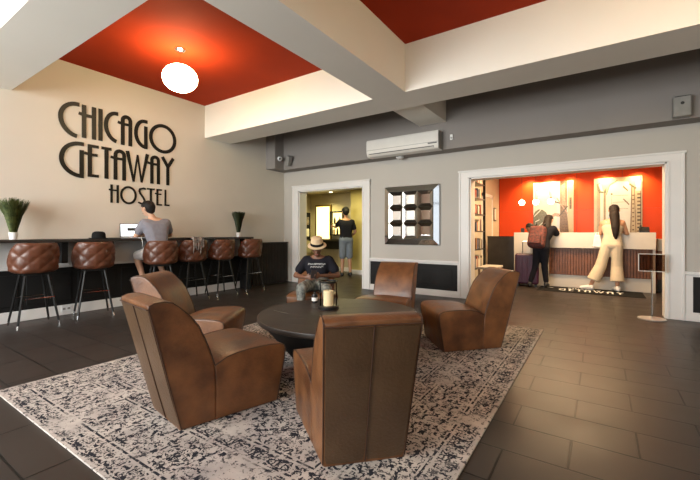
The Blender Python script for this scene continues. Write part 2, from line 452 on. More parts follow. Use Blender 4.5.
struct('trim_16', b, 'white_paint')

# street outside the windows
struct('street', MB().box(-14, 12, -14, YF-.2, -.15, -.05), 'street_paving')
for x, lab in ((-2.3, 'rough grey tree trunk on the pavement outside the left windows'), (.9, 'rough grey tree trunk outside the right window')):
    t = thing('street_tree', lab, 'tree', (x, -5.2, -.05))
    MB().tube([(0, 0, 0), (.03, 0, 1.4), (-.04, .05, 2.8), (.1, 0, 4)], .16, 12, radii=[.22, .17, .15, .1]).build('trunk', 'bark', t)
    k = MB()
    for _ in range(14): k.ball((random.uniform(-1, 1), random.uniform(-.6, .6), random.uniform(3.2, 4.6)), random.uniform(.25, .45), 2)
    k.build('foliage', 'foliage', t)

# ------------------------------------------------------------------ rug
o = MB().box(-1.525, 1.525, -2.05, 2.05, 0, .012, .004).build('area_rug', 'rug', loc=(-2.075, 2.85, 0))
tag(o, 'large cream area rug with distressed black oriental pattern under the lounge chairs', 'rug')

# ------------------------------------------------------------------ lounge chairs
BACK = [(.0, .0), (-.05, .20), (-.10, .40), (-.15, .60), (-.183, .725), (-.178, .745), (-.15, .757), (-.10, .760), (-.055, .748), (-.015, .718), (.05, .653), (.094, .592), (.126, .521), (.16, .436), (.19, .340), (.20, .2), (.20, 0)]
SEAT = [(.195, .0), (.195, .2), (.185, .335), (.215, .352), (.26, .375), (.33, .390), (.40, .396), (.48, .398), (.56, .396), (.62, .389), (.655, .376), (.668, .350), (.662, .28), (.645, .18), (.628, .09), (.612, .0)]
W2 = .225
def wy(z, x=0): return .94+.10*z/.75+.40*max(0, x)/.66
def inset(poly, d):
    n = len(poly); out = []; A = sum(poly[i][0]*poly[(i+1) % n][1]-poly[(i+1) % n][0]*poly[i][1] for i in range(n)); sg = 1 if A > 0 else -1
    for i in range(n):
        p0, p1, p2 = V(poly[i-1]), V(poly[i]), V(poly[(i+1) % n])
        a = (p1-p0).normalized(); c = (p2-p1).normalized()
        nn = V((-a.y-c.y, a.x+c.x))
        if nn.length < 1e-6: nn = V((-a.y, a.x))
        nn.normalize(); out.append((p1.x+sg*nn.x*d, p1.y+sg*nn.y*d))
    return [(x, max(0, z)) for x, z in out]
def slab(poly, w, puff=0):
    b = bmesh.new(); rings = []
    spec = [(-w, .014), (-w+.005, .005), (-w+.014, 0)]
    mids = [-.66, -.33, 0, .33, .66]
    full = spec+[(m*w, -puff*(1-abs(m))) for m in mids]+[(-y, d) for y, d in spec[::-1]]
    for y, d in full:
        rings.append([b.verts.new((x, y*wy(z, x), z)) for x, z in inset(poly, d)])
    for A, B in zip(rings, rings[1:]):
        for i in range(len(poly)):
            j = (i+1) % len(poly); b.faces.new((A[i], A[j], B[j], B[i]))
    b.faces.new(rings[0][::-1]); b.faces.new(rings[-1]); return b
def lounge(label):
    t = thing('lounge_chair', label, 'armchair', (0, 0, .012))
    bk = finish(slab(BACK, W2), 'backrest', 'leather_tan', t, 50)
    bp = MB()
    # flat outer back panels, two halves with a centre seam
    for s0, s1 in ((-1, -.02), (.02, 1)):
        P = []
        for u, z in [(-.0, .015), (-.05, .20), (-.10, .40), (-.15, .60), (-.178, .715)]:
            P.append((u-.003, z))
        A = [bp.bm.verts.new((u, s0*(W2-.012)*wy(z), z)) for u, z in P]; Bm = [bp.bm.verts.new((u-.008, (s0+s1)/2*(W2-.012)*wy(z), z)) for u, z in P]
        B = [bp.bm.verts.new((u, s1*(W2-.012)*wy(z), z)) for u, z in P]
        A2 = [bp.bm.verts.new((u+.015, s0*(W2-.012)*wy(z), z)) for u, z in P]; B2 = [bp.bm.verts.new((u+.015, s1*(W2-.012)*wy(z), z)) for u, z in P]
        for i in range(len(P)-1):
            bp.bm.faces.new((A[i], A[i+1], Bm[i+1], Bm[i])); bp.bm.faces.new((Bm[i], Bm[i+1], B[i+1], B[i]))
            bp.bm.faces.new((A[i], A2[i], A2[i+1], A[i+1])); bp.bm.faces.new((B[i], B[i+1], B2[i+1], B2[i]))
            bp.bm.faces.new((A2[i], B2[i], B2[i+1], A2[i+1]))
        for i in (0, -1): bp.bm.faces.new((A[i], Bm[i], B[i], B2[i], A2[i]))
    q = bp.build('back_panel', 'leather_back', bk); q['label'] = 'darker brown outer back panel with centre seam'
    for s in (-1, 1):
        MB().tube([(x, s*(W2-.003)*wy(z, x), max(z, .01)) for x, z in inset(BACK, .003)[:15]], .0035, 6).build('piping', 'piping', bk)
    MB().tube([(-.006, 0, .01), (-.056, 0, .2), (-.105, 0, .4), (-.155, 0, .6), (-.185, 0, .72)], .0035, 6).build('piping', 'piping', bk)
    MB().tube([(-.187, -W2*1.02, .722), (-.19, 0, .724), (-.187, W2*1.02, .722)], .0035, 6).build('piping', 'piping', bk)
    st = finish(slab(SEAT, W2, .012), 'seat', 'leather_tan', t, 50)
    for s in (-1, 1):
        MB().tube([(x, s*(W2-.003)*wy(z, x), max(z, .008)) for x, z in inset(SEAT, .003)[2:]], .0035, 6).build('piping', 'piping', st)
    return t
LC = 'tan leather lounge chairs around the round table'
proto = lounge('tan leather lounge chair with its dark seamed back towards the viewer, nearest in the room')
proto['group'] = LC
def put(o, base, deg, label=None):
    if o is None: o = copy_tree(proto)
    o.location = (base[0], base[1], .012); o.rotation_euler = (0, 0, R(deg))
    if label: o['label'] = label
    return o
put(proto, (-.97, 1.575), 136)
put(None, (-2.20, 1.265), 81, 'tan leather lounge chair at the left front corner of the rug, seen from its side')
put(None, (-3.37, 1.92), 33, 'tan leather lounge chair behind the left one, nearest the bar stools')
put(None, (-2.13, 4.22), -80, 'tan leather lounge chair facing forward between table and wall mirror')
put(None, (-.94, 4.04), 219.5, 'tan leather lounge chair right of the table, in front of the reception opening')
put(None, (-3.24, 4.01), -56, 'tan leather lounge chair the man in the straw hat sits in')

# ------------------------------------------------------------------ round table and what stands on it
TX, TY, TZ = -1.97, 2.77, .42
t = thing('coffee_table', 'low round dark wooden coffee table with tapered drum base in the middle of the rug', 'table', (TX, TY, .012))
MB().lathe([(0, .362), (.72, .362), (.732, .368), (.735, .378), (.735, .398), (.731, .405), (.722, .408), (0, .408)], 96).build('table_top', 'table_wood', t)
b = MB(); b.lathe([(0, 0), (.40, 0), (.405, .01), (.70, .362), (0, .362)], 96)
b.build('drum_base', 'black_panel', t)
gr = MB()
for k in range(-3, 4): gr.box(-math.sqrt(.70**2-(k*.2)**2), math.sqrt(.70**2-(k*.2)**2), k*.2-.0015, k*.2+.0015, .407, .4085)
gr.build('plank_joint', 'black_paint', t).rotation_euler = (0, 0, R(40))

LX, LY = -2.17, 2.86
t = thing('candle_lantern', 'glass hurricane candle lantern with dark rim and base on the round table', 'lantern', (LX, LY, TZ))
MB().lathe([(0, 0), (.098, 0), (.10, .006), (.10, .022), (.094, .03), (0, .03)], 40).build('lantern_base', 'black_metal', t)
b = MB(); b.lathe([(.083, .03), (.083, .255), (.0815, .255), (.0815, .03)], 40, ring=True)
b.build('glass_cylinder', 'glass', t)
MB().lathe([(.079, .250), (.088, .250), (.090, .256), (.090, .264), (.086, .268), (.079, .268)], 40, ring=True).build('lantern_rim', 'black_metal', t)
t = thing('pillar_candle', 'cream pillar candle inside the glass lantern', 'candle', (LX, LY, TZ+.03))
MB().lathe([(0, 0), (.047, 0), (.048, .004), (.048, .138), (.044, .143), (.03, .138), (0, .136)], 32).build('wax_body', 'wax', t)
MB().tube([(0, 0, .134), (.001, 0, .146), (.004, 0, .152)], .0015, 6).build('wick', 'black_paint', t)
t = thing('small_bottle', 'small black bottle with white label on the table, left of the lantern', 'bottle', (-2.47, 3.02, TZ))
MB().lathe([(0, 0), (.028, 0), (.03, .004), (.03, .075), (.026, .088), (.012, .098), (.012, .112), (0, .112)], 24).build('bottle_body', 'black_metal', t)
MB().lathe([(.0285, .02), (.0308, .02), (.0308, .055), (.0285, .055)], 24, ring=True).build('bottle_label', 'paper', t)
o = MB().box(-.10, .10, -.0025, .0025, 0, .004, .001).build('metal_pen', 'chrome', loc=(-2.42, 2.475, TZ)); o.rotation_euler = (0, 0, R(-8))  # highlight on the table top, modelled as a thin chrome strip
tag(o, 'thin shiny metal pen lying on the left side of the round table', 'pen')

# ------------------------------------------------------------------ bar counter along the left wall
t = thing('bar_counter', 'long narrow black bar counter fixed along the lettered wall', 'counter', (XL, 0, 0))
MB().box(0.022, .40, YF+.05, 5.20, 1.022, 1.062, .004).build('counter_top', 'dark_top', t)
for y in (.35, 1.98, 2.55, 3.35, 4.02, 4.60):
    MB().prism([(0.065, .74), (.28, .74), (.30, .76), (.30, 1.022), (0.065, 1.022)], lambda u, v, w_: (u, w_, v), y, y+.07).build('bracket', 'black_panel', t)
MB().box(.045, .34, 5.14, 5.19, 0, 1.022, .004).build('end_panel', 'black_panel', t)
CX, CZ = -6.05, 1.062

# stools
def stool(label):
    t = thing('bar_stool', label, 'bar stool', group='brown leather bar stools along the counter')
    n, mth = 0, 0
    # backrest: tufted barrel opening towards -X (faces the counter)
    b = bmesh.new(); NA, NZ = 72, 22; outer = []; inner = []
    for i in range(NA+1):
        th = -1.9+3.8*i/NA
        a = abs(th); f = max(0, (a-.85)/(1.9-.85)); top = 1.022-.26*f**1.3; bot = .66+.02*f
        ro, ri = [], []
        for j in range(NZ+1):
            z = bot+(top-bot)*j/NZ; s = j/NZ
            lean = .028*(z-.66)/.36
            tu = 0
            U = th*.22/.085; Wv = (z-.69)/.085
            # diamond tufts
            d1 = abs(math.sin(math.pi*(U+Wv)/2)); d2 = abs(math.sin(math.pi*(U-Wv)/2))
            tu = .010*(min(d1, d2)**.5)+.005*(d1*d2)**.5
            edge = min(1, s/.12, (1-s)/.10, (1-i/NA)/.05, (i/NA)/.05); edge = math.sin(max(0, edge)*math.pi/2)
            r1 = .190+lean+(tu)*edge+.006*edge; r0 = .170+lean-.02*edge*0.6
            ro.append(b.verts.new((r1*math.cos(th), 1.16*r1*math.sin(th), z))); ri.append(b.verts.new((r0*math.cos(th), 1.16*r0*math.sin(th), z)))
        outer.append(ro); inner.append(ri)
    for i in range(NA):
        for j in range(NZ):
            b.faces.new((outer[i][j], outer[i+1][j], outer[i+1][j+1], outer[i][j+1])); b.faces.new((inner[i][j], inner[i][j+1], inner[i+1][j+1], inner[i+1][j]))
        b.faces.new((outer[i][NZ], outer[i+1][NZ], inner[i+1][NZ], inner[i][NZ])); b.faces.new((outer[i][0], inner[i][0], inner[i+1][0], outer[i+1][0]))
    for i in (0, NA):
        for j in range(NZ): b.faces.new((outer[i][j], outer[i][j+1], inner[i][j+1], inner[i][j]))
    finish(b, 'backrest', 'leather_stool', t, 60)
    MB().lathe([(0, .655), (.165, .655), (.182, .67), (.185, .70), (.175, .73), (.145, .745), (0, .75)], 40, sy=1.14).build('seat', 'leather_stool', t)
    MB().box(-.13, .13, -.13, .13, .625, .655, .005).build('seat_frame', 'black_metal', t)
    for sx in (-1, 1):
        for sy in (-1, 1):
            top = V((sx*.11, sy*.11, .635)); ft = V((sx*.205, sy*.205, 0))
            lg = MB().tube([top, top.lerp(ft, .93)], .014, 8, radii=[.016, .012]).build('leg', 'black_metal', t)
            MB().tube([top.lerp(ft, .925), ft], .011, 8, radii=[.0135, .011]).build('foot_cap', 'chrome', lg)
    z = .345; f = .11+.095*(.635-z)/.635+.005
    MB().tube([(-f, -f, z), (f, -f, z), (f, f, z), (-f, f, z)], .012, 8, closed=True).build('footrest', 'chrome', t)
    return t
SY = [1.66, 2.32, 3.23, 3.82, 4.42, 5.10]
SL = ['brown tufted leather bar stool nearest the camera, below the large grass plant',
      'brown tufted leather bar stool below the black hat on the counter',
      'brown tufted leather bar stool with the man in grey shirt on it',
      'brown tufted leather bar stool with a striped jacket draped over its back',
      'brown tufted leather bar stool between the draped jacket and the small dark plant',
      'brown tufted leather bar stool at the far end of the counter by the ribbed panel']
st0 = stool(SL[0])
for i, y in enumerate(SY):
    o = st0 if i == 0 else copy_tree(st0, label=SL[i])
    o.location = ((-5.86, -5.86, -5.78, -5.86, -5.86, -5.86)[i], y, 0); o.rotation_euler = (0, 0, R([-2, -14, -18, -6, -4, -8][i]))

# jacket on stool back
b = MB()
for k in range(5):
    y = 3.73+k*.045
    b.hull([((-5.72, y, 1.055), .022), ((-5.66, y-.01, 1.06), .02)], 1)
    b.hull([((-5.65, y-.01, 1.055), .02), ((-5.622, y-.02, .90-.03*(k % 2)), .016)], 1)
    b.hull([((-5.622, y-.02, .90), .016), ((-5.625, y-.03, .80+.05*((k*2) % 3)), .013)], 1)
    if k < 4: b.hull([((-5.72, y, 1.05), .02), ((-5.72, y+.05, 1.06), .022), ((-5.66, y+.03, 1.055), .02)], 1)
o = b.fuse('draped_jacket', 'fabric_stripe', voxel=.012, it=3)
tag(o, 'grey striped jacket draped over the back of a bar stool', 'jacket')

# things on the counter
def grass_plant(label, y, mt, spread, h, n, top):
    t = thing('potted_grass', label, 'potted plant', (CX, y, CZ))
    MB().lathe([(0, 0), (.035, 0), (.037, .003), (.048, .088), (.046, .09), (.042, .08), (0, .078)], 28).build('pot', 'pot_white', t)
    b = bmesh.new()
    for i in range(n):
        a = random.uniform(0, 2*math.pi); q = math.sqrt(random.random())
        p0 = V((.03*q*math.cos(a), .03*q*math.sin(a), .075))
        hh = h*random.uniform(.88, 1.0)
        p2 = V((spread*q*math.cos(a), spread*q*math.sin(a), .08+hh-(.04*q if top else 0)))
        p1 = p0.lerp(p2, .55)+V((-.25*(p2.x-p0.x), -.25*(p2.y-p0.y), .03))*.5
        sd = V((-math.sin(a+.6), math.cos(a+.6), 0)); wd = .0034
        L = []
        for (p, ww) in ((p0, wd), (p0.lerp(p1, .6), wd*1.2), (p1, wd*1.3), (p1.lerp(p2, .55), wd), (p2, wd*.35)):
            nrm = V((sd.y, -sd.x, 0))*ww*.3
            L.append((b.verts.new(p-sd*ww), b.verts.new(p+sd*ww), b.verts.new(p+nrm)))
        for A, B in zip(L, L[1:]):
            for k in range(3): b.faces.new((A[k], A[(k+1) % 3], B[(k+1) % 3], B[k]))
        b.faces.new(L[0][::-1]); b.faces.new(L[-1])
    finish(b, 'grass_blades', mt, t, 60)
    return t
grass_plant('large fan-shaped green grass plant in a white pot at the left end of the counter', 1.51, 'grass', .165, .46, 420, True)
grass_plant('narrow dark grass plant in a small white pot at the far end of the counter', 4.98, 'grass_dark', .135, .43, 900, False)
t = thing('bowler_hat', 'round black hat lying on the counter left of the laptop', 'hat', (-6.0, 2.44, CZ))
MB().lathe([(0, .105), (.05, .102), (.075, .088), (.085, .06), (.088, .02), (.085, .008), (0, .008)], 36, sx=.9).build('crown', 'mat_black', t)
MB().lathe([(0, 0), (.11, 0), (.125, .006), (.12, .012), (.085, .010), (0, .010)], 36, sx=.9).build('brim', 'mat_black', t)
t = thing('laptop', 'open silver laptop with lit screen on the counter in front of the seated man', 'laptop', (-6.03, 2.93, CZ), R(-18))
MB().box(-.11, .11, -.16, .16, 0, .016, .004).build('keyboard_base', 'laptop_metal', t)
b = MB().box(-.008, .0, -.16, .16, 0, .22, .003).rot(Matrix.Translation((-.11, 0, .016)) @ Matrix.Rotation(R(-14), 4, 'Y'))
lid = b.build('laptop_lid', 'black_paint', t)
MB().box(.0002, .0015, -.148, .148, .014, .208).rot(Matrix.Translation((-.11, 0, .016)) @ Matrix.Rotation(R(-14), 4, 'Y')).build('screen', 'screen', lid)
MB().box(.0016, .0022, -.06, .07, .10, .15).rot(Matrix.Translation((-.11, 0, .016)) @ Matrix.Rotation(R(-14), 4, 'Y')).build('screen_window', 'black_paint', lid)
for k, (x, y, a) in enumerate([(-5.97, 2.64, 10), (-6.05, 3.42, -15)]):
    o = MB().box(-.07, .07, -.05, .05, 0, .012, .002).build('notebook', 'black_paint' if k == 0 else 'paper', loc=(x, y, CZ)); o.rotation_euler = (0, 0, R(a))
    tag(o, ['small black notebook lying between hat and laptop on the counter', 'small pale notebook on the counter right of the laptop'][k], 'notebook')
o = MB().tube([(-5.93, 2.95, 1.068), (-5.84, 2.96, 1.07), (-5.83, 2.97, 1.02), (-5.84, 2.98, .93), (-5.83, 3.03, .86), (-5.84, 3.12, .83), (-5.90, 3.2, .85)], .004, 6).build('charging_cable', 'pot_white')
tag(o, 'thin white charging cable hanging from the laptop over the counter edge', 'cable')
for i, (y, z, x, lab) in enumerate([(1.56, .90, XL+.02, 'white double wall outlet under the counter behind the nearest stool'), (2.12, .085, XL+.035, 'white outlet plate on the baseboard between the first two stools')]):
    t = thing('wall_outlet', lab, 'outlet', (x, y, z))
    MB().box(0, .008, -.06, .06, -.038, .038, .003).build('cover_plate', 'pot_white', t)
    for s in (-1, 1): MB().box(.007, .010, s*.028-.016, s*.028+.016, -.014, .014, .002).build('socket', 'grey_plastic', t)

# ribbed dark panel by the corner
t = thing('radiator_cover', 'black vertically ribbed radiator cover in the far left corner', 'radiator cover', (XL+.025, 5.90, 0))
MB().box(.0, .10, -.59, .56, 0, .91).build('casing', 'ribbed_black', t)
for k in range(24):
    y = -.57+k*.0475
    MB().box(.10, .118, y, y+.028, 0.03, .90, .003).build('rib', 'ribbed_black', t)
MB().box(0, .135, -.60, .57, 0.91, .93, .003).build('top_board', 'ribbed_black', t)

# ------------------------------------------------------------------ wall lettering
def stroke(mb, pts, w, f, th, closed=False):
    """flat raised stroke of width w along pts in the (s, z) plane; w is a number or one per point"""
    P = [V(p) for p in pts]; n = len(P); ws = w if isinstance(w, (list, tuple)) else [w]*n
    L = []
    for i, p in enumerate(P):
        if closed: a, c = (p-P[i-1]).normalized(), (P[(i+1) % n]-p).normalized()
        else: a = (p-P[max(i-1, 0)]); c = (P[min(i+1, n-1)]-p); a = (a if a.length > 1e-9 else c).normalized(); c = (c if c.length > 1e-9 else a).normalized()
        t = (a+c); t = t.normalized() if t.length > .9 else V((1, 0)) if abs(a.y) > .5 else a
        nn = V((-t.y, t.x)); k = min(1.5, 1/max(.3, abs(nn.dot(V((-a.y, a.x)))))); h = ws[i]/2*k
        L.append([mb.bm.verts.new(f(*(p+nn*h), th)), mb.bm.verts.new(f(*(p-nn*h), th)), mb.bm.verts.new(f(*(p-nn*h), 0)), mb.bm.verts.new(f(*(p+nn*h), 0))])
    m = n if closed else n-1
    for i in range(m):
        A, B = L[i], L[(i+1) % n]
        for k in range(4): mb.bm.faces.new((A[k], A[(k+1) % 4], B[(k+1) % 4], B[k]))
    if not closed: mb.bm.faces.new(L[0][::-1]); mb.bm.faces.new(L[-1])
def arc(cx, cz, rx, rz, a0, a1, n=20): return [(cx+rx*math.cos(R(a0+(a1-a0)*i/n)), cz+rz*math.sin(R(a0+(a1-a0)*i/n))) for i in range(n+1)]
def bigC(x0, x1, z0, z1): # tapering open round letter
    cz = z0+(z1-z0)*.5
    return [(x1, z1-.02)]+arc(x1-.03, cz+.02, x1-.03-x0, (z1-.02)-(cz+.02), 90, 180, 12)+arc(x1, cz+.02, x1-x0, cz-z0, 180, 262, 12)[1:]
def letters(spec, parent, f, th, m, w):
    for ch, x0, x1, z0, z1 in spec:
        b = MB(); H = z1-z0; mid = z0+H*.69
        if ch == 'C': stroke(b, bigC(x0+w/2, x1, z0+.012, z1+.005), w, f, th)
        elif ch == 'H':
            stroke(b, [(x0+w/2, z0), (x0+w/2, z1)], w, f, th); stroke(b, [(x1-w/2, z0), (x1-w/2, z1)], w, f, th); stroke(b, [(x0-w*.7, mid+w*.25), (x0+w/2, mid), (x1-w/2, mid)], w*.8, f, th*.9)
        elif ch == 'I': stroke(b, [(x0+w/2, z0), (x0+w/2, z1)], w, f, th)
        elif ch == 'A':
            r = (x1-x0)/2-w/2; cx = (x0+x1)/2
            stroke(b, [(x0+w/2, z0)]+[(x, z) for x, z in arc(cx, z1-w/2-r, r, r, 180, 0, 14)]+[(x1-w/2, z0)], w, f, th)
            stroke(b, [(x0-w*.8, mid+w*.25), (x0+w/2, mid), (x1-w/2, mid)], w*.75, f, th*.9)
        elif ch == 'G':
            cz = (z0+z1)/2
            stroke(b, [(x1, z1-w/2)]+arc(x1-w, cz, x1-w-x0-w/2, H/2-w/2, 90, 180, 14)+arc(x1-w/2, cz, x1-x0-w, H/2-w/2, 180, 268, 14)[1:]+[(x1-w/2, z0+w/2)], w, f, th)
            stroke(b, [(x1-w/2, z0), (x1-w/2, z0+H*.78)], w, f, th*.95)
        elif ch == 'O': stroke(b, arc((x0+x1)/2, (z0+z1)/2, (x1-x0)/2-w/2, H/2-w/2, 0, 360, 40)[:-1], w, f, th, closed=True)
        elif ch == 'E':
            stroke(b, [(x0+w/2, z0), (x0+w/2, z1)], w, f, th)
            stroke(b, [(x0, z1-w*.4), (x1, z1-w*.4)], w*.8, f, th*.9); stroke(b, [(x0, z0+w*.4), (x1, z0+w*.4)], w*.8, f, th*.9)
            stroke(b, [(x0-w*.8, mid+w*.25), (x0+w/2, mid), (x1-w*.3, mid)], w*.75, f, th*.85)
        elif ch == 'T':
            stroke(b, [((x0+x1)/2, z0), ((x0+x1)/2, z1)], w, f, th); stroke(b, [(x0, z1-w*.4), (x1, z1-w*.4)], w*.8, f, th*.9)
        elif ch == 'W':
            xs = [x0+w/2, x0+(x1-x0)*.33, (x0+x1)/2, x0+(x1-x0)*.67, x1-w/2]
            zs = [z1, z0, z1-.08*H, z0, z1]
            for i in range(4): stroke(b, [(xs[i], zs[i]), (xs[i+1], zs[i+1])], [w, w*.55, w*.45, w*.55, w][i:i+2], f, th*(1-.04*i))
        elif ch == 'Y':
            m_ = (x0+x1)/2
            stroke(b, [(x0+w/2, z1), (m_, z0+H*.66)], w, f, th); stroke(b, [(x1-w/2, z1), (m_, z0+H*.66)], w, f, th*.95); stroke(b, [(m_, z0), (m_, z0+H*.68)], w, f, th*.9)
        elif ch == 'S':
            stroke(b, [(x1, z1-w*.7), (x1-.3*(x1-x0), z1-w*.4), (x0+w*.9, z1-.10*H), (x0+w/2, z1-.22*H), (x0+w, z1-.36*H), (x1-w*1.2, z0+.40*H), (x1-w*.5, z0+.24*H), (x1-w, z0+.09*H), (x0+.45*(x1-x0), z0+w*.4), (x0, z0+w)], w*.9, f, th)
        elif ch == 'L': stroke(b, [(x0+w/2, z1), (x0+w/2, z0+w*.4), (x1, z0+w*.4)], w*.9, f, th)
        b.build('letter', m, parent)
WL = thing('wall_lettering', 'black art deco lettering reading CHICAGO GETAWAY HOSTEL on the cream left wall', 'sign', (XL, 2.9, 2.3))
fw = lambda s, z, t_: (t_, s-2.9, z-2.3)
a, c = 2.53, 3.01
letters([('C', 2.035, 2.29, a-.03, c), ('H', 2.32, 2.505, a, c), ('I', 2.535, 2.585, a, c), ('C', 2.61, 2.81, a, c), ('A', 2.85, 3.02, a, c), ('G', 3.05, 3.265, a, c), ('O', 3.29, 3.77, a-.02, c)], WL, fw, .012, 'letter', .056)
a, c = 1.97, 2.45
letters([('G', 2.045, 2.345, a-.03, c+.01), ('E', 2.395, 2.54, a, c), ('T', 2.575, 2.715, a, c), ('A', 2.745, 2.925, a, c), ('W', 2.92, 3.29, a, c), ('A', 3.31, 3.475, a, c), ('Y', 3.49, 3.74, a, c)], WL, fw, .012, 'letter', .054)
a, c = 1.61, 1.89
letters([('H', 2.70, 2.82, a, c), ('O', 2.84, 3.09, a-.01, c), ('S', 3.115, 3.235, a, c), ('T', 3.255, 3.385, a, c), ('E', 3.415, 3.51, a, c), ('L', 3.555, 3.645, a, c)], WL, fw, .012, 'letter', .032)

# ------------------------------------------------------------------ ceiling globe
t = thing('globe_lamp', 'glowing white globe ceiling lamp hanging from the red ceiling', 'lamp', (-4.58, 2.82, ZC))
MB().lathe([(0, 0), (.065, 0), (.065, -.012), (.045, -.03), (.012, -.036), (0, -.036)], 28).build('canopy', 'chrome', t)
MB().tube([(0, 0, -.03), (0, 0, -.22)], .007, 8).build('stem', 'chrome', t)
b = MB(); N = 28; b.lathe([(.215*math.sin(math.pi*i/N), -.385-.175*math.cos(math.pi*i/N)) for i in range(N+1)], 40)
b.build('globe_shade', 'globe', t)
copy_tree(t, label='matching globe ceiling lamp in the second red ceiling bay, out of the picture above', loc=(.9, 2.6, ZC))

# ------------------------------------------------------------------ back wall things
t = thing('air_conditioner', 'white split air conditioner mounted on the grey soffit', 'air conditioner', (-2.95, 6.19, 2.56))
pr = [(0, 0), (-.13, 0), (-.165, .02), (-.195, .09), (-.20, .14), (-.198, .28), (-.185, .31), (-.16, .32), (0, .32)]
MB().prism(pr, lambda u, v, w_: (w_, u, v), -.70, .70).build('case', 'aircon', t)
MB().prism([(-.128, .006), (-.160, .026), (-.176, .060), (-.170, .064), (-.15, .03), (-.12, .012)], lambda u, v, w_: (w_, u-.008, v), -.66, .62).build('air_outlet', 'aircon_dark', t)
MB().prism([(-.145, .010), (-.172, .032), (-.179, .044), (-.174, .046), (-.14, .018)], lambda u, v, w_: (w_, u-.012, v), -.655, .615).build('louvre', 'aircon', t)
MB().box(-.70, .70, -.2025, -.197, .118, .124).build('panel_seam', 'grey_plastic', t)
MB().box(.52, .68, -.204, -.197, .095, .112).build('display_strip', 'aircon_dark', t)
MB().box(.700, .706, -.19, -.01, .01, .31).build('end_cap', 'grey_plastic', t)
t = thing('motion_sensor', 'small white sensor box on the soffit right of the air conditioner', 'sensor', (-2.08, 6.19, 2.76))
MB().box(-.025, .025, -.03, 0, -.045, .045, .006).build('housing', 'pot_white', t)
MB().box(-.014, .014, -.036, -.028, -.03, .0, .003).build('lens', 'grey_plastic', t)
t = thing('smoke_detector', 'small round white detector under the soffit below the air conditioner', 'smoke detector', (-3.12, 6.33, 2.57))
MB().lathe([(0, 0), (.075, 0), (.075, -.02), (.05, -.036), (0, -.04)], 28).build('housing', 'pot_white', t)
MB().lathe([(0, -.038), (.02, -.038), (.018, -.046), (0, -.047)], 16).build('lens', 'grey_plastic', t)
t = thing('dome_camera', 'white dome security camera on the boxed corner of the soffit', 'camera', (-5.97, 6.05, 2.80))
MB().lathe([(0, 0), (.055, 0), (.055, .02), (.04, .03), (0, .03)], 24).rot(Matrix.Rotation(R(90), 4, 'Y')).build('mount', 'pot_white', t)
MB().ball((.05, -.015, -.005), .045, 3).build('dome', 'pot_white', t)
MB().lathe([(0, 0), (.026, 0), (.02, .012), (0, .014)], 20).rot(Matrix.Translation((.07, -.052, -.015)) @ Matrix.Rotation(R(90), 4, 'X')).build('lens', 'black_paint', t)
def speaker(label, loc, rx, rz, sc=1):
    t = thing('wall_speaker', label, 'speaker', loc, rz)
    W_, H_, D_ = .085*sc, .13*sc, .12
    MB().box(-W_, W_, -D_, -.0, -H_, H_, .012).rot(Matrix.Rotation(rx, 4, 'X')).build('cabinet', 'grey_plastic', t)
    MB().box(-W_+.012, W_-.012, -D_-.006, -D_+.002, -H_+.012, H_-.012, .003).rot(Matrix.Rotation(rx, 4, 'X')).build('grille', 'grey_plastic', t)
    MB().lathe([(0, 0), (.02, 0), (.016, .006), (0, .007)], 20).rot(Matrix.Rotation(rx, 4, 'X') @ Matrix.Translation((0, -D_-.004, .03)) @ Matrix.Rotation(R(90), 4, 'X')).build('badge', 'black_paint', t)
    MB().box(-W_+.01, W_-.01, -D_-.008, -D_+.0, H_-.022, H_-.014).rot(Matrix.Rotation(rx, 4, 'X')).build('top_slot', 'black_paint', t)
speaker('grey box speaker on the soffit at the far right', (.84, 6.185, 2.71), 0, 0)
t = thing('wall_speaker', 'small tilted grey speaker on the soffit beside the dome camera', 'speaker', (-5.72, 6.19, 2.74))
MB().tube([(0, 0, 0), (0, -.07, .01)], .014, 8).build('wall_arm', 'grey_plastic', t)
MB().box(-.055, .055, -.06, .06, -.11, .11, .02).rot(Matrix.Translation((0, -.10, 0)) @ Matrix.Rotation(R(24), 4, 'Y') @ Matrix.Rotation(R(14), 4, 'X')).build('cabinet', 'grey_plastic', t)

# wall mirror, three by three bevelled cells
t = thing('wall_mirror', 'square silver wall mirror, three rows of three panes, above the black wainscot', 'mirror', (-2.955, YB, 1.475))
s = .555
MB().box(-s, s, -.03, 0, -s, s).build('backing', 'black_paint', t)
def frus(b, x0, x1, z0, z1, i, y0, y1):   # sloping ring from outer (y0) to inner (y1)
    A = [(x0, z0), (x1, z0), (x1, z1), (x0, z1)]; B = [(x0+i, z0+i), (x1-i, z0+i), (x1-i, z1-i), (x0+i, z1-i)]
    a = [b.bm.verts.new((x, y0, z)) for x, z in A]; c = [b.bm.verts.new((x, y1, z)) for x, z in B]
    bb = [b.bm.verts.new((x, -.028, z)) for x, z in A]; cc = [b.bm.verts.new((x, -.028, z)) for x, z in B]
    for k in range(4):
        j = (k+1) % 4
        b.bm.faces.new((a[k], a[j], c[j], c[k])); b.bm.faces.new((a[k], bb[k], bb[j], a[j])); b.bm.faces.new((c[k], c[j], cc[j], cc[k])); b.bm.faces.new((bb[k], cc[k], cc[j], bb[j]))
b = MB(); frus(b, -s, s, -s, s, .10, -.045, -.070); b.build('mirror_frame', 'mirror_bevel', t, ang=10)
cw = (2*s-.22)/3
for i in range(3):
    for j in range(3):
        x0 = -s+.11+i*cw; z0 = -s+.11+j*cw
        b = MB(); frus(b, x0, x0+cw, z0, z0+cw, .066, -.085, -.050)
        bv = b.build('bevel', 'mirror_bevel', t, ang=10)
        MB().box(x0+.064, x0+cw-.064, -.054, -.046, z0+.064, z0+cw-.064).build('mirror_pane', 'mirror', t)

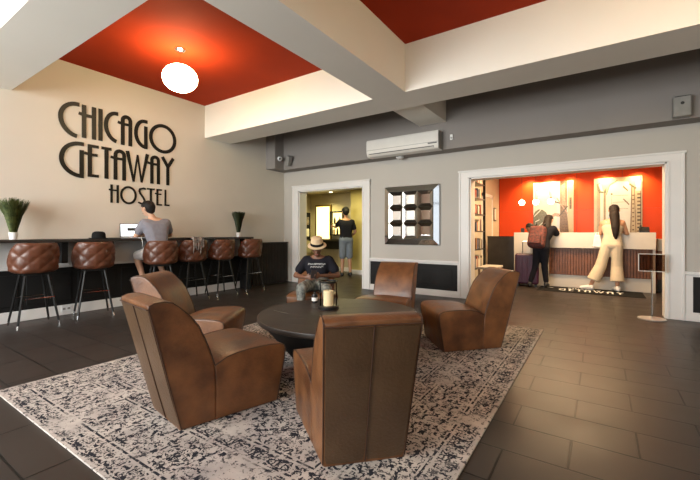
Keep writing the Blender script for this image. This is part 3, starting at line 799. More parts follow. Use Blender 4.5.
# ------------------------------------------------------------------ reception room
# desk
DY = 9.05
t = thing('reception_desk', 'long white reception desk with walnut slatted front', 'desk', (-.36, DY, 0))
x0, x1 = -1.24, 1.23
MB().box(-.55, x1, -.08, .5, .83, 1.15, .004).build('counter_body', 'desk_white', t)
MB().box(x0, -.55, -.08, .5, 0, 1.15, .004).build('end_block', 'desk_white', t)
MB().box(-.55, x1-.04, .03, .5, 0, .26, .003).build('plinth', 'desk_white', t)
b = MB(); b.box(-.55, x1-.04, .02, .10, .26, .83)
x = -.55
while x < x1-.08:
    b.box(x+.004, x+.044, -.01, .03, .262, .828, .003); x += .05
b.build('walnut_front', 'walnut', t)
MB().box(x1-.04, x1, -.02, .5, 0, .83, .003).build('end_panel', 'desk_white', t)
t = thing('side_desk', 'walnut and white return desk just right of the reception desk', 'desk', (1.15, 9.5, 0))
MB().box(-.24, .5, -.3, .3, .25, .80, .003).build('front_board', 'walnut', t)
MB().box(-.24, .5, -.32, .32, .80, 1.02, .003).build('top_board', 'desk_white', t)
MB().box(-.24, .5, -.26, .3, 0, .25, .003).build('plinth', 'dark_top', t)
t = thing('partition_gate', 'dark low gate panel between the reception desk and the left wall', 'gate', (-1.90, 9.08, 0))
MB().box(-.30, .29, 0, .05, .05, 1.05, .004).build('gate_panel', 'dark_top', t)
MB().box(-.305, .295, -.006, .056, 1.05, 1.065, .003).build('top_rail', 'black_metal', t)
MB().box(-.30, -.26, .0, .05, 0, .05).build('foot', 'black_metal', t); MB().box(.25, .29, .0, .05, 0, .05).build('foot', 'black_metal', t)
# mat
t = thing('door_mat', 'black floor mat with white lettering in front of the reception desk', 'mat', (-.19, 8.62, 0))
MB().box(-.86, .86, -.36, .36, 0, .008, .003).build('mat_base', 'mat_black', t)
fm = lambda s_, z_, t_: (s_, z_, .008+t_)
lt = [('G', -.50, -.38, -.16, .10), ('E', -.32, -.24, -.16, .10), ('T', -.20, -.10, -.16, .10), ('A', -.06, .04, -.16, .10), ('W', .08, .26, -.16, .10), ('A', .30, .40, -.16, .10), ('Y', .44, .56, -.16, .10)]
letters(lt, t, fm, .002, 'mat_white', .026)
letters([('C', -.36, -.30, .14, .24), ('H', -.27, -.21, .14, .24), ('I', -.18, -.166, .14, .24), ('C', -.14, -.08, .14, .24), ('A', -.05, .01, .14, .24), ('G', .04, .10, .14, .24), ('O', .13, .20, .14, .24)], t, fm, .002, 'mat_white', .013)
MB().box(-.80, -.62, .15, .17, .0075, .0095).build('mat_tag', 'mat_white', t)
# two big photo prints on the red wall
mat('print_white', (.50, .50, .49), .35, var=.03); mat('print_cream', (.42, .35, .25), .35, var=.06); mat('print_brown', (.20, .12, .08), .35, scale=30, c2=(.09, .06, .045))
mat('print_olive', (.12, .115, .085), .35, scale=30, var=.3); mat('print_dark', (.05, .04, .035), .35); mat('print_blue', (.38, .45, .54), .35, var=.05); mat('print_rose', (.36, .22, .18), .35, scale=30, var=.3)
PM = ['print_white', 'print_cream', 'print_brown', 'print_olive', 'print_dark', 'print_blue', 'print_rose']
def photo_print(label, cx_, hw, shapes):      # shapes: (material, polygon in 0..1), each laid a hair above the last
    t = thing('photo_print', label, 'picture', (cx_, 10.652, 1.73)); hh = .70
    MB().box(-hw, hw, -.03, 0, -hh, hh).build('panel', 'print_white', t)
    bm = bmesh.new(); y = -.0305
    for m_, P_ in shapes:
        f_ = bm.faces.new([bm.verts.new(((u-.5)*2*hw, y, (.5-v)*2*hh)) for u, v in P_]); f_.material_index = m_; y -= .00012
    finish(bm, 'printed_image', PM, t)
def q4(x0, y0, x1, y1): return [(x0, y0), (x1, y0), (x1, y1), (x0, y1)]
def ln(x0, y0, x1, y1, w_): 
    d_ = V((x1-x0, y1-y0)).normalized(); n_ = V((-d_.y, d_.x))*w_/2
    return [(x0+n_.x, y0+n_.y), (x1+n_.x, y1+n_.y), (x1-n_.x, y1-n_.y), (x0-n_.x, y0-n_.y)]
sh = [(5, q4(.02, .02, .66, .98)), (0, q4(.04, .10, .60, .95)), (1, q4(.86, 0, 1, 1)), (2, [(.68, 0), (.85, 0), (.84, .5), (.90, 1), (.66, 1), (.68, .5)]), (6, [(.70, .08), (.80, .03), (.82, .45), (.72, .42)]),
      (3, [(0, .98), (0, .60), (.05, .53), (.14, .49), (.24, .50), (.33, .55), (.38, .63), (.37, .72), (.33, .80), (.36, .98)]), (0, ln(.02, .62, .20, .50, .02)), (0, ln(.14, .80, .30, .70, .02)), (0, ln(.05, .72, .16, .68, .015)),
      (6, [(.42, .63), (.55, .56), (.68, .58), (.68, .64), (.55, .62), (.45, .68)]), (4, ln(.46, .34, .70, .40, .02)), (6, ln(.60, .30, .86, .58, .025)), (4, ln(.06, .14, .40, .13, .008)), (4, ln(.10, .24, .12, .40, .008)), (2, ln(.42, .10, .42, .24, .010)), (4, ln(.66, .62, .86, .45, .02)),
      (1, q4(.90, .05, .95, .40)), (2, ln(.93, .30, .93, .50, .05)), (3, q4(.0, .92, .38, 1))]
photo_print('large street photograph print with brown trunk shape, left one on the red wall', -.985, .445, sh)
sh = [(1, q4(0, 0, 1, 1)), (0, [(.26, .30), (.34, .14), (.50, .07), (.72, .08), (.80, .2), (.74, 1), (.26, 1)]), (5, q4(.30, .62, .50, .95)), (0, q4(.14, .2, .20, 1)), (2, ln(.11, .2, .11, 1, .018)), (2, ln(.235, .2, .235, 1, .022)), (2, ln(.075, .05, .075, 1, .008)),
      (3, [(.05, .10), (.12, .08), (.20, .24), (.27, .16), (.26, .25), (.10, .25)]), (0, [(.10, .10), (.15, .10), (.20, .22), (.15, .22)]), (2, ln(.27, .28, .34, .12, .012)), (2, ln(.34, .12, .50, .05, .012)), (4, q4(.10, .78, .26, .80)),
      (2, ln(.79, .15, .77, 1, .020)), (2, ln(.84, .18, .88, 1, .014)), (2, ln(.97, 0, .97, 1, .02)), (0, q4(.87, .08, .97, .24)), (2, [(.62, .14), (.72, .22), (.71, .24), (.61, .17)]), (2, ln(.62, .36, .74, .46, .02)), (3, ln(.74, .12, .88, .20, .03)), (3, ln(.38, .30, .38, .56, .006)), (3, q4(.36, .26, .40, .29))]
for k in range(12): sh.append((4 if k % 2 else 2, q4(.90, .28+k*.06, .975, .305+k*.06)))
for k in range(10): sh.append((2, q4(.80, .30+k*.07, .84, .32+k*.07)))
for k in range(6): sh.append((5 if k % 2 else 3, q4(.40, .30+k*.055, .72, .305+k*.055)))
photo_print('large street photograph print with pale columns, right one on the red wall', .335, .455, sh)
# pendants and downlights
for i, x in enumerate((-1.49, -1.20, -.90)):
    t = thing('pendant_bulb', ['globe pendant bulb over the desk, leftmost of three', 'globe pendant bulb over the desk, middle of three', 'globe pendant bulb over the desk, rightmost of three'][i], 'pendant lamp', (x, 9.3, 2.62), group='pendant bulbs over the desk')
    MB().tube([(0, 0, 0), (0, 0, -.70)], .004, 6).build('cord', 'black_metal', t)
    MB().lathe([(0, -.69), (.016, -.69), (.018, -.74), (0, -.74)], 16).build('socket', 'chrome', t)
    MB().ball((0, 0, -.785), .062, 3).build('bulb', 'bulb', t)
    MB().lathe([(0, 0), (.03, 0), (.03, -.015), (0, -.018)], 16).build('canopy', 'chrome', t)
for i, x in enumerate((-1.62, -1.25, -.85, .1, .75)):
    t = thing('ceiling_downlight', 'small round downlight near the top of the red wall, ' + ['leftmost of five', 'second from the left', 'middle of five', 'second from the right', 'rightmost of five'][i], 'downlight', (x, 10.1, 2.62), group='downlights above the desk')
    MB().lathe([(.045, 0), (.065, 0), (.062, -.008), (.045, -.010)], 24, ring=True).build('trim_ring', 'chrome', t)
    MB().lathe([(0, -.001), (.045, -.001), (.045, -.005), (0, -.006)], 24).build('lamp_disc', 'downlight', t)
# on the desk
o = MB().box(-.035, .035, -.03, .03, 0, .10, .012).build('card_reader', 'black_paint', loc=(-1.47, 9.28, 1.15)); tag(o, 'small black card reader on the left end of the desk', 'card reader')
t = thing('desk_phone', 'dark telephone standing on the right end of the desk', 'telephone', (.72, 9.28, 1.15))
MB().prism([(-.06, 0), (.07, 0), (.07, .10), (.03, .11), (-.06, .03)], lambda u, v, w_: (w_, u, v), -.08, .08).build('phone_base', 'black_paint', t)
MB().hull([((-.055, .04, .13), .022), ((-.055, -.02, .09), .018)], 1).build('handset', 'black_metal', t)
o = MB().box(-.09, .09, -.06, .06, 0, .012, .002).build('paper_form', 'paper', loc=(-.80, 9.07, 1.15)); tag(o, 'white paper form on the desk under the leaning guest hand', 'paper')
# bookshelf on the left wall
t = thing('bookshelf', 'tall black metal bookshelf against the left wall of the reception', 'bookshelf', (-2.28, 7.62, 0))
for y in (-.42, .42):
    for x in (.02, .27): MB().box(x-.022, x+.022, y-.022, y+.022, 0, 2.45).build('post', 'black_metal', t)
SZ = [.45, .82, 1.18, 1.52, 1.84, 2.14]
for z in SZ: MB().box(.005, .285, -.43, .43, z-.02, z).build('shelf', 'black_metal', t)
bc = [(.5, .45, .35), (.35, .08, .05), (.08, .10, .16), (.6, .55, .45), (.12, .08, .05), (.45, .2, .07)]
for i, c_ in enumerate(bc): mat('book_%d' % i, c_, .6)
nm = ['lowest', 'second lowest', 'third', 'fourth', 'fifth', 'top']
BCN = ['grey-beige', 'dark red', 'navy', 'cream', 'dark brown', 'orange-brown']
ORD = ['first', 'second', 'third', 'fourth', 'fifth', 'sixth', 'seventh', 'eighth', 'ninth', 'tenth', 'eleventh', 'twelfth', 'thirteenth', 'fourteenth']
for si, z in enumerate(SZ):
    y = -.39; k = 0
    while y < .34:
        wd = random.uniform(.04, .075); hh = random.uniform(.15, .24); q = random.randrange(6)
        o = MB().box(-.10, .10, 0, wd-.003, 0, hh, .002).build('book', 'book_%d' % q, loc=(-2.13, 7.62+y, z))
        tag(o, '%s book standing %s from the left on the %s shelf of the bookshelf' % (BCN[q], ORD[k], nm[si]), 'book', 'books on the %s shelf' % nm[si])
        k += 1; y += wd+(.0 if random.random() < .7 else .10)
t = thing('side_bench', 'low white-topped bench by the reception left wall, behind the right lounge chair', 'bench', (-1.82, 7.75, 0))
MB().box(-.17, .17, -.35, .35, .44, .48, .005).build('bench_top', 'desk_white', t)
for x in (-.14, .14):
    for y in (-.31, .31): MB().box(x-.015, x+.015, y-.015, y+.015, 0, .44).build('leg', 'wood_shelf', t)
t = thing('picture_frame', 'small black-framed notice on the wall left of the red panels', 'picture', (-2.28, 10.15, 1.62))
MB().box(0, .02, -.12, .12, -.17, .17, .003).build('frame', 'black_paint', t); MB().box(.018, .023, -.09, .09, -.14, .14).build('print', 'paper', t)
# sign stand
t = thing('sign_stand', 'chrome floor stand with clear acrylic sign holder beside the reception opening', 'sign stand', (.57, 6.33, 0))
MB().lathe([(0, 0), (.15, 0), (.155, .006), (.15, .014), (.05, .022), (.02, .035), (0, .036)], 40).build('base', 'laptop_metal', t)
MB().tube([(0, 0, .03), (0, 0, .66)], .010, 10).build('pole', 'chrome', t)
b = MB(); b.box(-.135, .135, -.012, -.008, .64, .86, .001); b.box(-.135, .135, .008, .012, .64, .86, .001); b.build('sign_holder', 'acrylic', t)
b = MB(); b.box(-.14, .14, -.015, .015, .632, .640); b.box(-.14, .14, -.015, .015, .860, .867); b.box(-.143, -.135, -.015, .015, .632, .867); b.box(.135, .143, -.015, .015, .632, .867)
b.build('holder_rim', 'aircon', t)
# purple suitcase
t = thing('suitcase', 'purple hard-shell wheeled suitcase standing left of the leaning guest', 'suitcase', (-1.30, 8.72, 0), R(8))
MB().box(-.23, .23, -.13, .13, .06, .70, .045, 4).build('shell', 'suitcase', t)
for k in range(5): MB().box(-.19+k*.088, -.16+k*.088, -.140, -.12, .12, .64, .006).build('shell_rib', 'suitcase', t)
for x in (-.17, .17):
    for y in (-.09, .09): MB().lathe([(0, -.014), (.028, -.014), (.03, 0), (.028, .014), (0, .014)], 16).rot(Matrix.Translation((x, y, .03)) @ Matrix.Rotation(R(90), 4, 'X')).build('wheel', 'black_paint', t)
b = MB(); b.tube([(-.08, .08, .70), (-.08, .08, .96), (.08, .08, .96), (.08, .08, .70)], .009, 8); b.build('pull_handle', 'chrome', t)

# ------------------------------------------------------------------ side room things
t = thing('lit_poster_box', 'glowing yellow framed light box on the far wall of the side room', 'light box', (-7.06, 9.1, 1.45))
MB().box(-.30, .30, -.07, 0, -.55, .55, .004).build('frame', 'gold_frame', t)
MB().box(-.25, .25, -.078, -.068, -.49, .49, .003).build('lit_panel', 'lightbox', t)
t = thing('lit_cabinet', 'small lit display cabinet with dark frame behind the standing man', 'display cabinet', (-6.50, 9.1, 1.42))
b = MB(); b.box(-.25, .25, -.16, 0, -.36, -.32); b.box(-.25, .25, -.16, 0, .32, .36); b.box(-.25, -.21, -.16, 0, -.36, .36); b.box(.21, .25, -.16, 0, -.36, .36)
b.build('frame', 'black_panel', t)
MB().box(-.21, .21, -.03, -.005, -.32, .32).build('lit_back', 'lightbox', t)
MB().box(-.21, .21, -.15, -.03, -.02, 0).build('shelf', 'gold_frame', t)
for k, (x, z) in enumerate([(-.12, -.32), (.0, -.32), (.12, -.32), (-.1, 0), (.08, 0)]):
    MB().lathe([(0, 0), (.035, 0), (.035, .12), (.015, .16), (.015, .19), (0, .19)], 14, c=(x, -.09, z)).build('jar', ['straw', 'bark', 'wood_shelf', 'bark', 'straw'][k], t)
t = thing('console_shelf', 'dark wall-mounted console shelf under the lit displays', 'shelf', (-6.80, 9.1, .80))
MB().box(-.60, .60, -.34, 0, .10, .15, .004).build('shelf_top', 'dark_top', t)
MB().box(-.45, .45, -.24, 0, -.14, .10, .004).build('shelf_body', 'black_panel', t)
t = thing('notice_board', 'dark notice board with pinned papers on the side room left wall', 'notice board', (-7.597, 8.65, 1.35))
MB().box(0, .025, -.4, .4, -.42, .42, .003).build('board', 'black_panel', t)
for k in range(6): MB().box(.025, .028, -.33+.24*(k % 3), -.15+.24*(k % 3), -.32+.36*(k//3), -.08+.36*(k//3)).build('pinned_paper', ['paper', 'fabric_stripe', 'paper', 'straw', 'paper', 'fabric_stripe'][k], t)
o = MB().box(-.04, .04, -.008, 0, -.06, .06, .002).build('wall_outlet', 'pot_white', loc=(-6.22, 9.1, .42)); tag(o, 'white outlet plate low on the far wall of the side room', 'outlet')
t = thing('ceiling_downlight', 'round glowing downlight in the side room ceiling', 'downlight', (-6.55, 8.75, 2.34))
MB().lathe([(.06, 0), (.08, 0), (.078, -.008), (.06, -.010)], 24, ring=True).build('trim_ring', 'pot_white', t)
MB().lathe([(0, -.001), (.06, -.001), (.06, -.005), (0, -.006)], 24).build('lamp_disc', 'downlight', t)

# ------------------------------------------------------------------ people
def person(label, loc, J, skin, vox=.009):
    t = thing('person', label, 'person', loc)
    b = MB(); up = V((0, 0, 1)); g = {k: V(v) if isinstance(v, (tuple, list)) else v for k, v in J.items()}
    P, Wst, Ch, H = g['pelvis'], g['waist'], g['chest'], g['head']
    rv = g['right'].normalized(); fv = g['face'].normalized(); hu = g.get('headup', up).normalized(); k = J.get('scale', 1)
    srv = g.get('sright', rv).normalized()      # shoulder axis
    bod = {}
    bod['hips'] = [(P+rv*.072*k, .098*k), (P-rv*.072*k, .098*k), (Wst+rv*.045*k, .088*k), (Wst-rv*.045*k, .088*k)]
    bod['trunk'] = [(Wst+rv*.045*k, .088*k), (Wst-rv*.045*k, .088*k), (Ch-(Ch-Wst)*.25+srv*.085*k, .095*k), (Ch-(Ch-Wst)*.25-srv*.085*k, .095*k)]
    sr, sl = Ch+srv*.165*k*J.get('sw', 1), Ch-srv*.165*k*J.get('sw', 1)
    bod['shoulders'] = [(Ch-(Ch-Wst)*.25+srv*.085*k, .095*k), (Ch-(Ch-Wst)*.25-srv*.085*k, .095*k), (sr, .052*k), (sl, .052*k), (Ch+(H-Ch)*.22, .055*k)]
    for n_ in ('hips', 'trunk', 'shoulders'): b.hull(bod[n_])
    nk = H-hu*.075*k-fv*.015*k
    b.hull([(Ch+(H-Ch)*.12, .056*k), (nk, .048*k)])
    hr = fv.cross(hu).normalized()
    b.hull([(H+hu*.025*k-fv*.018*k, .086*k), (H-hu*.035*k+fv*.022*k, .062*k), (H-hu*.088*k+fv*.050*k, .028*k), (H+hu*.02*k+fv*.02*k, .078*k)], 3)
    b.hull([(H+fv*.088*k+hu*.0*k, .009*k), (H+fv*.106*k-hu*.032*k, .011*k)]); b.hull([(H+fv*.085*k-hu*.058*k+hr*.012, .009*k), (H+fv*.085*k-hu*.058*k-hr*.012, .009*k)])
    for s_ in (-1, 1): b.hull([(H+hr*s_*.088*k-fv*.01*k+hu*.008*k, .014*k), (H+hr*s_*.092*k-fv*.016*k-hu*.02*k, .010*k)])
    arms = {}
    for nm_, sh in (('R', sr), ('L', sl)):
        e, w_ = g['elbow'+nm_], g['wrist'+nm_]
        arms[nm_] = (sh, e, w_)
        b.hull([(sh, .050*k), (e, .037*k)]); b.hull([(e, .037*k), (e.lerp(w_, .3), .037*k), (w_, .024*k)])
        d = g.get('hand'+nm_, w_-e).normalized(); lt_ = g.get('thumb'+nm_, V((0, 0, 1))); lt_ = (lt_-d*lt_.dot(d)).normalized(); pn = d.cross(lt_).normalized()
        if nm_ == 'L': pn = -pn
        kn = w_+d*.085*k
        b.hull([(w_, .021*k), (kn+lt_*.028*k, .0125*k), (kn-lt_*.028*k, .0115*k)])
        for q_, (off, ln) in enumerate(((.030, .070), (.010, .080), (-.011, .074), (-.031, .058))):
            f0 = kn+lt_*off*k; f1 = f0+(d*.85+pn*.35).normalized()*ln*.5*k; f2 = f1+(d*.55+pn*.8).normalized()*ln*.5*k
            b.hull([(f0, .0095*k), (f1, .0088*k)], 1); b.hull([(f1, .0088*k), (f2, .0075*k)], 1)
        t0 = w_+d*.028*k+lt_*.022*k; t1 = t0+(d*.55+lt_*.75).normalized()*.035*k; t2 = t1+(d*.85+lt_*.3+pn*.3).normalized()*.030*k
        b.hull([(t0, .013*k), (t1, .0105*k)], 1); b.hull([(t1, .0105*k), (t2, .0085*k)], 1)
    legs = {}; feet = {}
    for nm_, s_ in (('R', 1), ('L', -1)):
        hp = P+rv*s_*.082*k-up*.01; kn, an = g['knee'+nm_], g['ankle'+nm_]; fd = g.get('foot'+nm_, V((0, 1, 0))).normalized()
        legs[nm_] = (hp, kn, an)
        b.hull([(hp, .086*k), (kn, .052*k)]); b.hull([(kn, .052*k), (kn.lerp(an, .3), .052*k), (an, .034*k)])
        sole = an.z-.045
        ft = [(V((an.x, an.y, an.z-.015*k))-fd*.02, .034*k), (V((an.x, an.y, sole))+V((0, 0, .0))+fd*.12*k, .024*k), (V((an.x, an.y, sole-.003))+fd*.17*k, .020*k), (V((an.x, an.y, sole))-fd*.03, .024*k)]
        feet[nm_] = ft; b.hull(ft)
    bd = b.fuse('body', skin, t, voxel=vox, it=3)
    eb = MB(); ib = MB()
    for s_ in (-1, 1):
        ec = H+fv*.076*k+hr*s_*.030*k+hu*.008*k
        eb.ball(ec, .0125*k, 2); ib.ball(ec+fv*.0085*k, .0065*k, 2)
    eb.build('eye', 'eye_white', t); ib.build('iris', 'hair_black', t)
    MB().hull([(H+fv*.091*k-hu*.058*k+hr*.016, .006*k), (H+fv*.091*k-hu*.058*k-hr*.016, .006*k)], 2).build('lips', 'lip', t)
    return dict(root=t, bod=bod, arms=arms, legs=legs, feet=feet, H=H, fv=fv, hu=hu, hr=hr, k=k, P=P, Ch=Ch, W=Wst, rv=rv)
def shirt(p, m, off=.016, sleeve=.55, name='shirt', voxel=.012, low=None):
    b = MB()
    for n_ in ('hips', 'trunk', 'shoulders'):
        L = p['bod'][n_]
        if n_ == 'hips': L = [(c+(V((0, 0, .0))), r) for c, r in L]
        if n_ == 'shoulders': L = L[:4]
        b.hull([(c, r+off) for c, r in L])
    for nm_ in 'RL':
        sh, e, w_ = p['arms'][nm_]
        if sleeve <= 1: b.hull([(sh, .050+off), (sh.lerp(e, sleeve), .043+off*1.3)])
        else: b.hull([(sh, .050+off), (e, .040+off)]); b.hull([(e, .040+off), (e.lerp(w_, sleeve-1), .028+off)])
    return b.fuse(name, m, p['root'], voxel=voxel, it=3)
def trousers(p, m, off=.014, ln=1.9, name='trousers', flare=0, voxel=.012, hip=True):
    b = MB()
    P = p['P']; rv = p['rv']; k = p['k']
    b.hull([(P+rv*.072*k, .098*k+off+.004), (P-rv*.072*k, .098*k+off+.004), (P.lerp(p['W'], .5)+rv*.05, .09*k+off), (P.lerp(p['W'], .5)-rv*.05, .09*k+off)])
    for nm_ in 'RL':
        hp, kn, an = p['legs'][nm_]
        if ln <= 1: b.hull([(hp, .086*k+off), (hp.lerp(kn, ln), .060*k+off*1.6)])
        else:
            b.hull([(hp, .086*k+off), (kn, .055*k+off+flare*.5)]); b.hull([(kn, .055*k+off+flare*.5), (kn.lerp(an, ln-1), .040*k+off+flare)])
    return b.fuse(name, m, p['root'], voxel=voxel, it=2)
def shoes(p, m, off=.010):
    for nm_ in 'RL': MB().hull([(c, r+off) for c, r in p['feet'][nm_]]).build('shoe', m, p['root'], ang=80)
def hair(p, m, long=None, cap=False):
    H, fv, hu, hr, k = p['H'], p['fv'], p['hu'], p['hr'], p['k']; b = MB()
    b.hull([(H+hu*.035*k-fv*.024*k, .092*k), (H+hu*.045*k+fv*.012*k, .080*k)], 3); b.hull([(H+hu*.02*k-fv*.034*k, .088*k), (H-hu*.035*k-fv*.050*k, .060*k)], 3)
    if long:
        prev = (H-fv*.045*k, .078*k)
        for pt, r in long: b.hull([prev, (V(pt), r)]); prev = (V(pt), r)
    return b.fuse('hair', m, p['root'], voxel=.01, it=2, noise=.0015)

# 1. man in the grey shirt on the third stool, turned to his laptop
px, py = -5.81, 3.22
z0 = .75
J = dict(pelvis=(0.0, -.02, z0+.10), waist=(.01, -.03, z0+.27), chest=(-.03, -.04, z0+.55), head=(-.09, -.13, z0+.775),
         right=(.12, .99, 0), sright=(.16, .98, .02), face=(-.93, -.30, -.15), headup=(-.1, -.12, 1),
         elbowR=(-.13, .26, z0+.36), wristR=(-.24, .02, z0+.345), elbowL=(-.18, -.27, z0+.345), wristL=(-.24, -.06+.0, z0+.365), handR=(-.4, -.9, -.0), handL=(-.6, .5, -.0), thumbR=(0, 0, 1), thumbL=(0, 0, 1),
         kneeR=(-.32, .16, z0-.0+.03), ankleR=(-.20, .18, .43), kneeL=(-.30, -.20, z0+.03), ankleL=(-.10, -.19, .42), footR=(-1, .1, 0), footL=(-1, -.2, 0), scale=1)
p = person('man in a grey shirt seated on a bar stool, back turned, using the laptop', (px, py, 0), J, 'skin_light')
shirt(p, 'shirt_grey', .018, .62); trousers(p, 'shorts_light', .016, .85, 'shorts'); shoes(p, 'shoe_black'); hair(p, 'hair_black')
# 2. seated man with straw hat
px, py = -3.19, 4.00; d = V((.56, -.83, 0)); q = V((-.83, -.56, 0))   # d faces the camera, q is his right hand side
def L2(a, bq, z): v = d*a+q*bq; return (v.x, v.y, z)
J = dict(pelvis=L2(.37, 0, .50), waist=L2(.30, 0, .60), chest=L2(.27, 0, .79), head=L2(.36, 0, .955), right=q, face=tuple(d+V((0, 0, -.55))), headup=tuple(d*.45+V((0, 0, 1))),
         elbowR=L2(.32, .28, .60), wristR=L2(.52, .13, .60), elbowL=L2(.34, -.27, .60), wristL=L2(.53, -.06, .62), handR=tuple(d*.5-q*.9), handL=tuple(d*.6+q*.6), scale=.86, sw=1.0,
         kneeR=L2(.74, .15, .50), ankleR=L2(.78, .17, .10), kneeL=L2(.74, -.15, .49), ankleL=L2(.80, -.15, .10), footR=d, footL=d)
p = person('man in a straw hat and black T-shirt seated behind the round table, looking down', (px, py, 0), J, 'skin_dark')
sh_ = shirt(p, 'shirt_black', .016, .62)
b = MB()
cc = p['Ch'].lerp(p['W'], .40)+d*.110
uu = -q
for row, (n_, wd, hh, zz) in enumerate(((9, .021, .020, .035), (5, .028, .022, .0))):
    for i in range(n_):
        x = (i-(n_-1)/2)*(wd+.004)
        c_ = cc+uu*x+V((0, 0, zz))-d*(abs(x)**2*1.1)
        pts = [c_+uu*(-wd/2)+V((0, 0, -hh/2)), c_+uu*(-wd/2+.004)+V((0, 0, hh/2)), c_+uu*(wd/2-.004)+V((0, 0, hh/2*random.choice((1, -.2)))), c_+uu*(wd/2-.002)+V((0, 0, -hh/2*random.choice((1, .1))))]
        b.tube(pts, .0028, 5)
b.build('shirt_print', 'mat_white', sh_)
trousers(p, 'camo', .016, 1.3, 'shorts'); shoes(p, 'shoe_black')
H, hu, fv = p['H'], p['hu'], p['fv']
hm = Matrix.Translation(H+hu*.045) @ V((0, 0, 1)).rotation_difference(hu).to_matrix().to_4x4()
ht = MB().lathe([(0, .100), (.042, .106), (.068, .095), (.080, .02), (.082, 0), (.118, -.006), (.120, -.011), (.082, -.008), (0, -.008)], 40).rot(hm).build('straw_hat', 'straw', None)
ht.location = (px, py, 0); tag(ht, 'tan straw trilby hat with black band on the seated man', 'hat')
MB().lathe([(.0815, .002), (.0845, .002), (.0815, .034), (.078, .034)], 40, ring=True).rot(hm).build('hat_band', 'mat_black', ht)
o = MB().box(-.035, .035, -.005, .005, -.065, .065, .004).build('mobile_phone', 'black_paint', loc=(px+L2(.60, .02, 0)[0], py+L2(.60, .02, 0)[1], .645)); o.rotation_euler = (R(-50), 0, R(34))
tag(o, 'black mobile phone held by the man in the straw hat', 'phone')
# 3. standing man in the side room
px, py = -5.56, 8.10; fd = V((-.75, .66, 0)); rr = V((.66, .75, 0))
def L3(a, bq, z): v = fd*a+rr*bq; return (v.x, v.y, z)
J = dict(pelvis=L3(0, 0, .95), waist=L3(.0, 0, 1.12), chest=L3(.02, 0, 1.43), head=L3(.06, 0, 1.69), right=rr, face=tuple(fd+V((0, 0, -.1))),
         elbowR=L3(.02, .26, 1.17), wristR=L3(.18, .16, 1.02), elbowL=L3(.26, -.22, 1.30), wristL=L3(.50, -.24, 1.32), handL=fd,
         kneeR=L3(.03, .10, .50), ankleR=L3(-.02, .11, .085), kneeL=L3(.03, -.09, .50), ankleL=L3(-.01, -.11, .085), footR=fd, footL=fd, scale=1.03)
p = person('standing man in black T-shirt, cap and grey shorts reaching towards the lit display', (px, py, 0), J, 'skin_tan')
shirt(p, 'shirt_black', .018, .6); trousers(p, 'shorts_grey', .02, .93, 'shorts'); shoes(p, 'shoe_black'); hair(p, 'hair_black')
H, hu, fv = p['H'], p['hu'], p['fv']
cp = MB().hull([(H+hu*.05-fv*.015, .100), (H+hu*.05+fv*.01, .095)], 3); cp.hull([(H+hu*.035+fv*.08+p['hr']*.05, .008), (H+hu*.035+fv*.08-p['hr']*.05, .008), (H+hu*.02+fv*.16+p['hr']*.03, .006), (H+hu*.02+fv*.16-p['hr']*.03, .006)])
ct = cp.build('baseball_cap', 'mat_black'); ct.location = (px, py, 0); tag(ct, 'black baseball cap on the standing man in the side room', 'cap')
# 4. guest with backpack leaning on the desk
px, py = -1.02, 8.72
J = dict(pelvis=(0, -.08, .84), waist=(.02, -.03, .99), chest=(.07, .10, 1.22), head=(.12, .20, 1.40), right=(.96, -.25, 0), face=(.35, .85, -.45), headup=(.1, .35, 1),
         elbowR=(.27, .14, 1.10), wristR=(.28, .34, 1.19), elbowL=(-.12, .16, 1.08), wristL=(.02, .33, 1.19), handR=(-.2, 1, 0), handL=(.5, .8, 0),
         kneeR=(.06, -.02, .45), ankleR=(.09, .0, .085), kneeL=(-.10, -.08, .45), ankleL=(-.20, -.12, .085), footR=(.1, 1, 0), footL=(-.1, 1, 0), scale=.92)
p = person('long-haired guest in dark clothes with a backpack, leaning on the reception desk', (px, py, .008), J, 'skin_light')
shirt(p, 'shirt_black', .02, .8); trousers(p, 'shirt_black', .016, 1.85); shoes(p, 'shoe_black', .012)
hair(p, 'hair_brown', long=[((.09, .11, 1.33), .085), ((.10, .05, 1.25), .075), ((.12, .03, 1.15), .055)])
t = thing('backpack', 'dark red patterned backpack on the back of the leaning guest', 'backpack', (px-.06, py-.135, 1.05), R(-12))
MB().box(-.165, .165, -.12, .08, -.24, .24, .08, 4).rot(Matrix.Rotation(R(-22), 4, 'X')).build('pack_body', 'backpack', t)
MB().box(-.12, .12, -.17, -.10, -.20, .02, .03, 3).rot(Matrix.Rotation(R(-22), 4, 'X')).build('front_pocket', 'backpack', t)
for s_ in (-1, 1): MB().tube([(s_*.08, .10, .25), (s_*.10, .20, .30), (s_*.11, .26, .20)], .014, 8).build('shoulder_strap', 'black_paint', t)
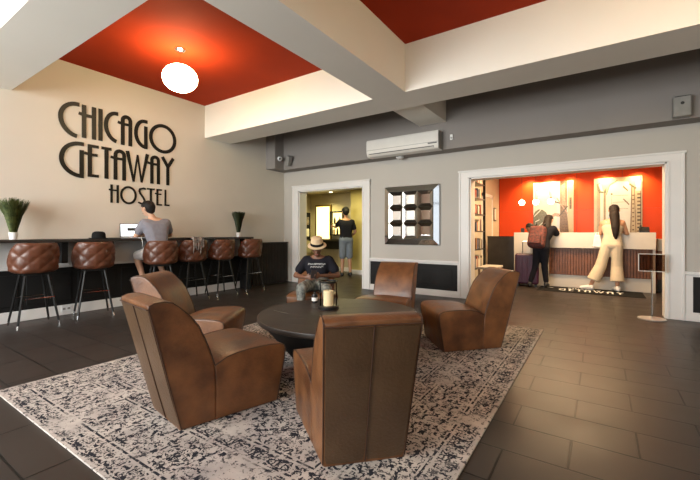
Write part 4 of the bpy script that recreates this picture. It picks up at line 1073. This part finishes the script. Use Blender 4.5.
# 5. woman in the cream jumpsuit
px, py = .10, 8.90
J = dict(pelvis=(.09, -.05, .90), waist=(.10, -.03, 1.07), chest=(.10, .0, 1.33), head=(.13, .03, 1.57), right=(1, -.12, 0), face=(.1, 1, -.05),
         elbowR=(.33, .04, 1.12), wristR=(.24, .17, 1.17), elbowL=(-.10, .03, 1.11), wristL=(.0, .19, 1.19), handR=(-.6, .8, 0), handL=(.5, .8, 0),
         kneeR=(.17, -.02, .48), ankleR=(.18, -.06, .085), kneeL=(-.09, -.05, .48), ankleL=(-.26, -.10, .085), footR=(-.35, .9, 0), footL=(-.85, .35, 0), scale=.97)
p = person('woman in a cream wide-leg jumpsuit with long dark hair standing at the desk', (px, py, .008), J, 'skin_tan')
b = MB()
bd_ = p['bod']
b.hull([(c_, r_+.014) for c_, r_ in bd_['hips']]); L_ = bd_['trunk']
b.hull([(c_, r_+.012) for c_, r_ in L_[:2]]+[(L_[2][0]-V((0, 0, .02)), L_[2][1]+.008), (L_[3][0]-V((0, 0, .02)), L_[3][1]+.008)])
for s_ in (-1, 1): b.tube([V((.10+s_*.085, -.07, 1.25)), V((.10+s_*.10, -.045, 1.36)), V((.10+s_*.10, .02, 1.385)), V((.10+s_*.08, .09, 1.30))], .014, 8)
for nm_ in 'RL':
    hp, kn, an = p['legs'][nm_]
    b.hull([(hp, .104), (kn, .092)]); b.tube([hp.lerp(kn, .5), kn, kn.lerp(an, .72)], .1, 20, radii=[.09, .098, .118])
b.fuse('jumpsuit', 'jumpsuit', p['root'], voxel=.012, it=2)
shoes(p, 'shoe_white', .012)
hair(p, 'hair_brown', long=[((.13, -.06, 1.48), .088), ((.14, -.10, 1.36), .078), ((.145, -.13, 1.24), .070), ((.15, -.14, 1.12), .052), ((.15, -.135, 1.03), .025)])
t = thing('tote_bag', 'white cloth bag hanging from the left arm of the woman in the jumpsuit', 'bag', (-.045, 8.86, .88))
MB().hull([((-.05, 0, 0), .03), ((.05, 0, 0), .03), ((-.03, 0, .2), .02), ((.03, 0, .2), .02)]).build('bag_body', 'shirt_white', t, ang=80)
MB().tube([(-.03, 0, .2), (-.02, .02, .27), (.02, .04, .27), (.03, 0, .2)], .007, 8).build('bag_strap', 'shirt_white', t)
# 6. clerk behind the desk
px, py = -1.38, 9.85
J = dict(pelvis=(.0, .0, .62), waist=(.02, -.03, .79), chest=(.06, -.12, 1.05), head=(.0, -.17, 1.25), right=(-1, .1, 0), face=(.1, -.9, -.4), headup=(0, -.3, 1),
         elbowR=(-.20, -.22, .90), wristR=(-.08, -.34, .98), elbowL=(.28, -.22, .92), wristL=(.16, -.34, .98), handR=(.3, -1, 0), handL=(-.3, -1, 0), thumbR=(0, 0, 1), thumbL=(0, 0, 1),
         kneeR=(-.1, -.40, .60), ankleR=(-.1, -.38, .10), kneeL=(.12, -.40, .60), ankleL=(.12, -.38, .10), footR=(0, -1, 0), footL=(0, -1, 0), scale=.95)
p = person('clerk in a white shirt bent over behind the reception desk, mostly hidden', (px, py, 0), J, 'skin_dark')
shirt(p, 'shirt_white', .016, 1.6); trousers(p, 'shirt_black', .014, 1.9); shoes(p, 'shoe_black'); hair(p, 'hair_black')
t = thing('desk_stool', 'black office stool the clerk sits on behind the desk', 'stool', (px, py+.02, 0))
MB().lathe([(0, .44), (.17, .44), (.19, .46), (.18, .50), (0, .51)], 28).build('seat', 'black_paint', t)
MB().tube([(0, 0, .03), (0, 0, .44)], .025, 10).build('post', 'chrome', t)
for k in range(5): MB().tube([(0, 0, .06), (.22*math.cos(k*1.2566), .22*math.sin(k*1.2566), .02)], .018, 8).build('foot', 'black_metal', t)
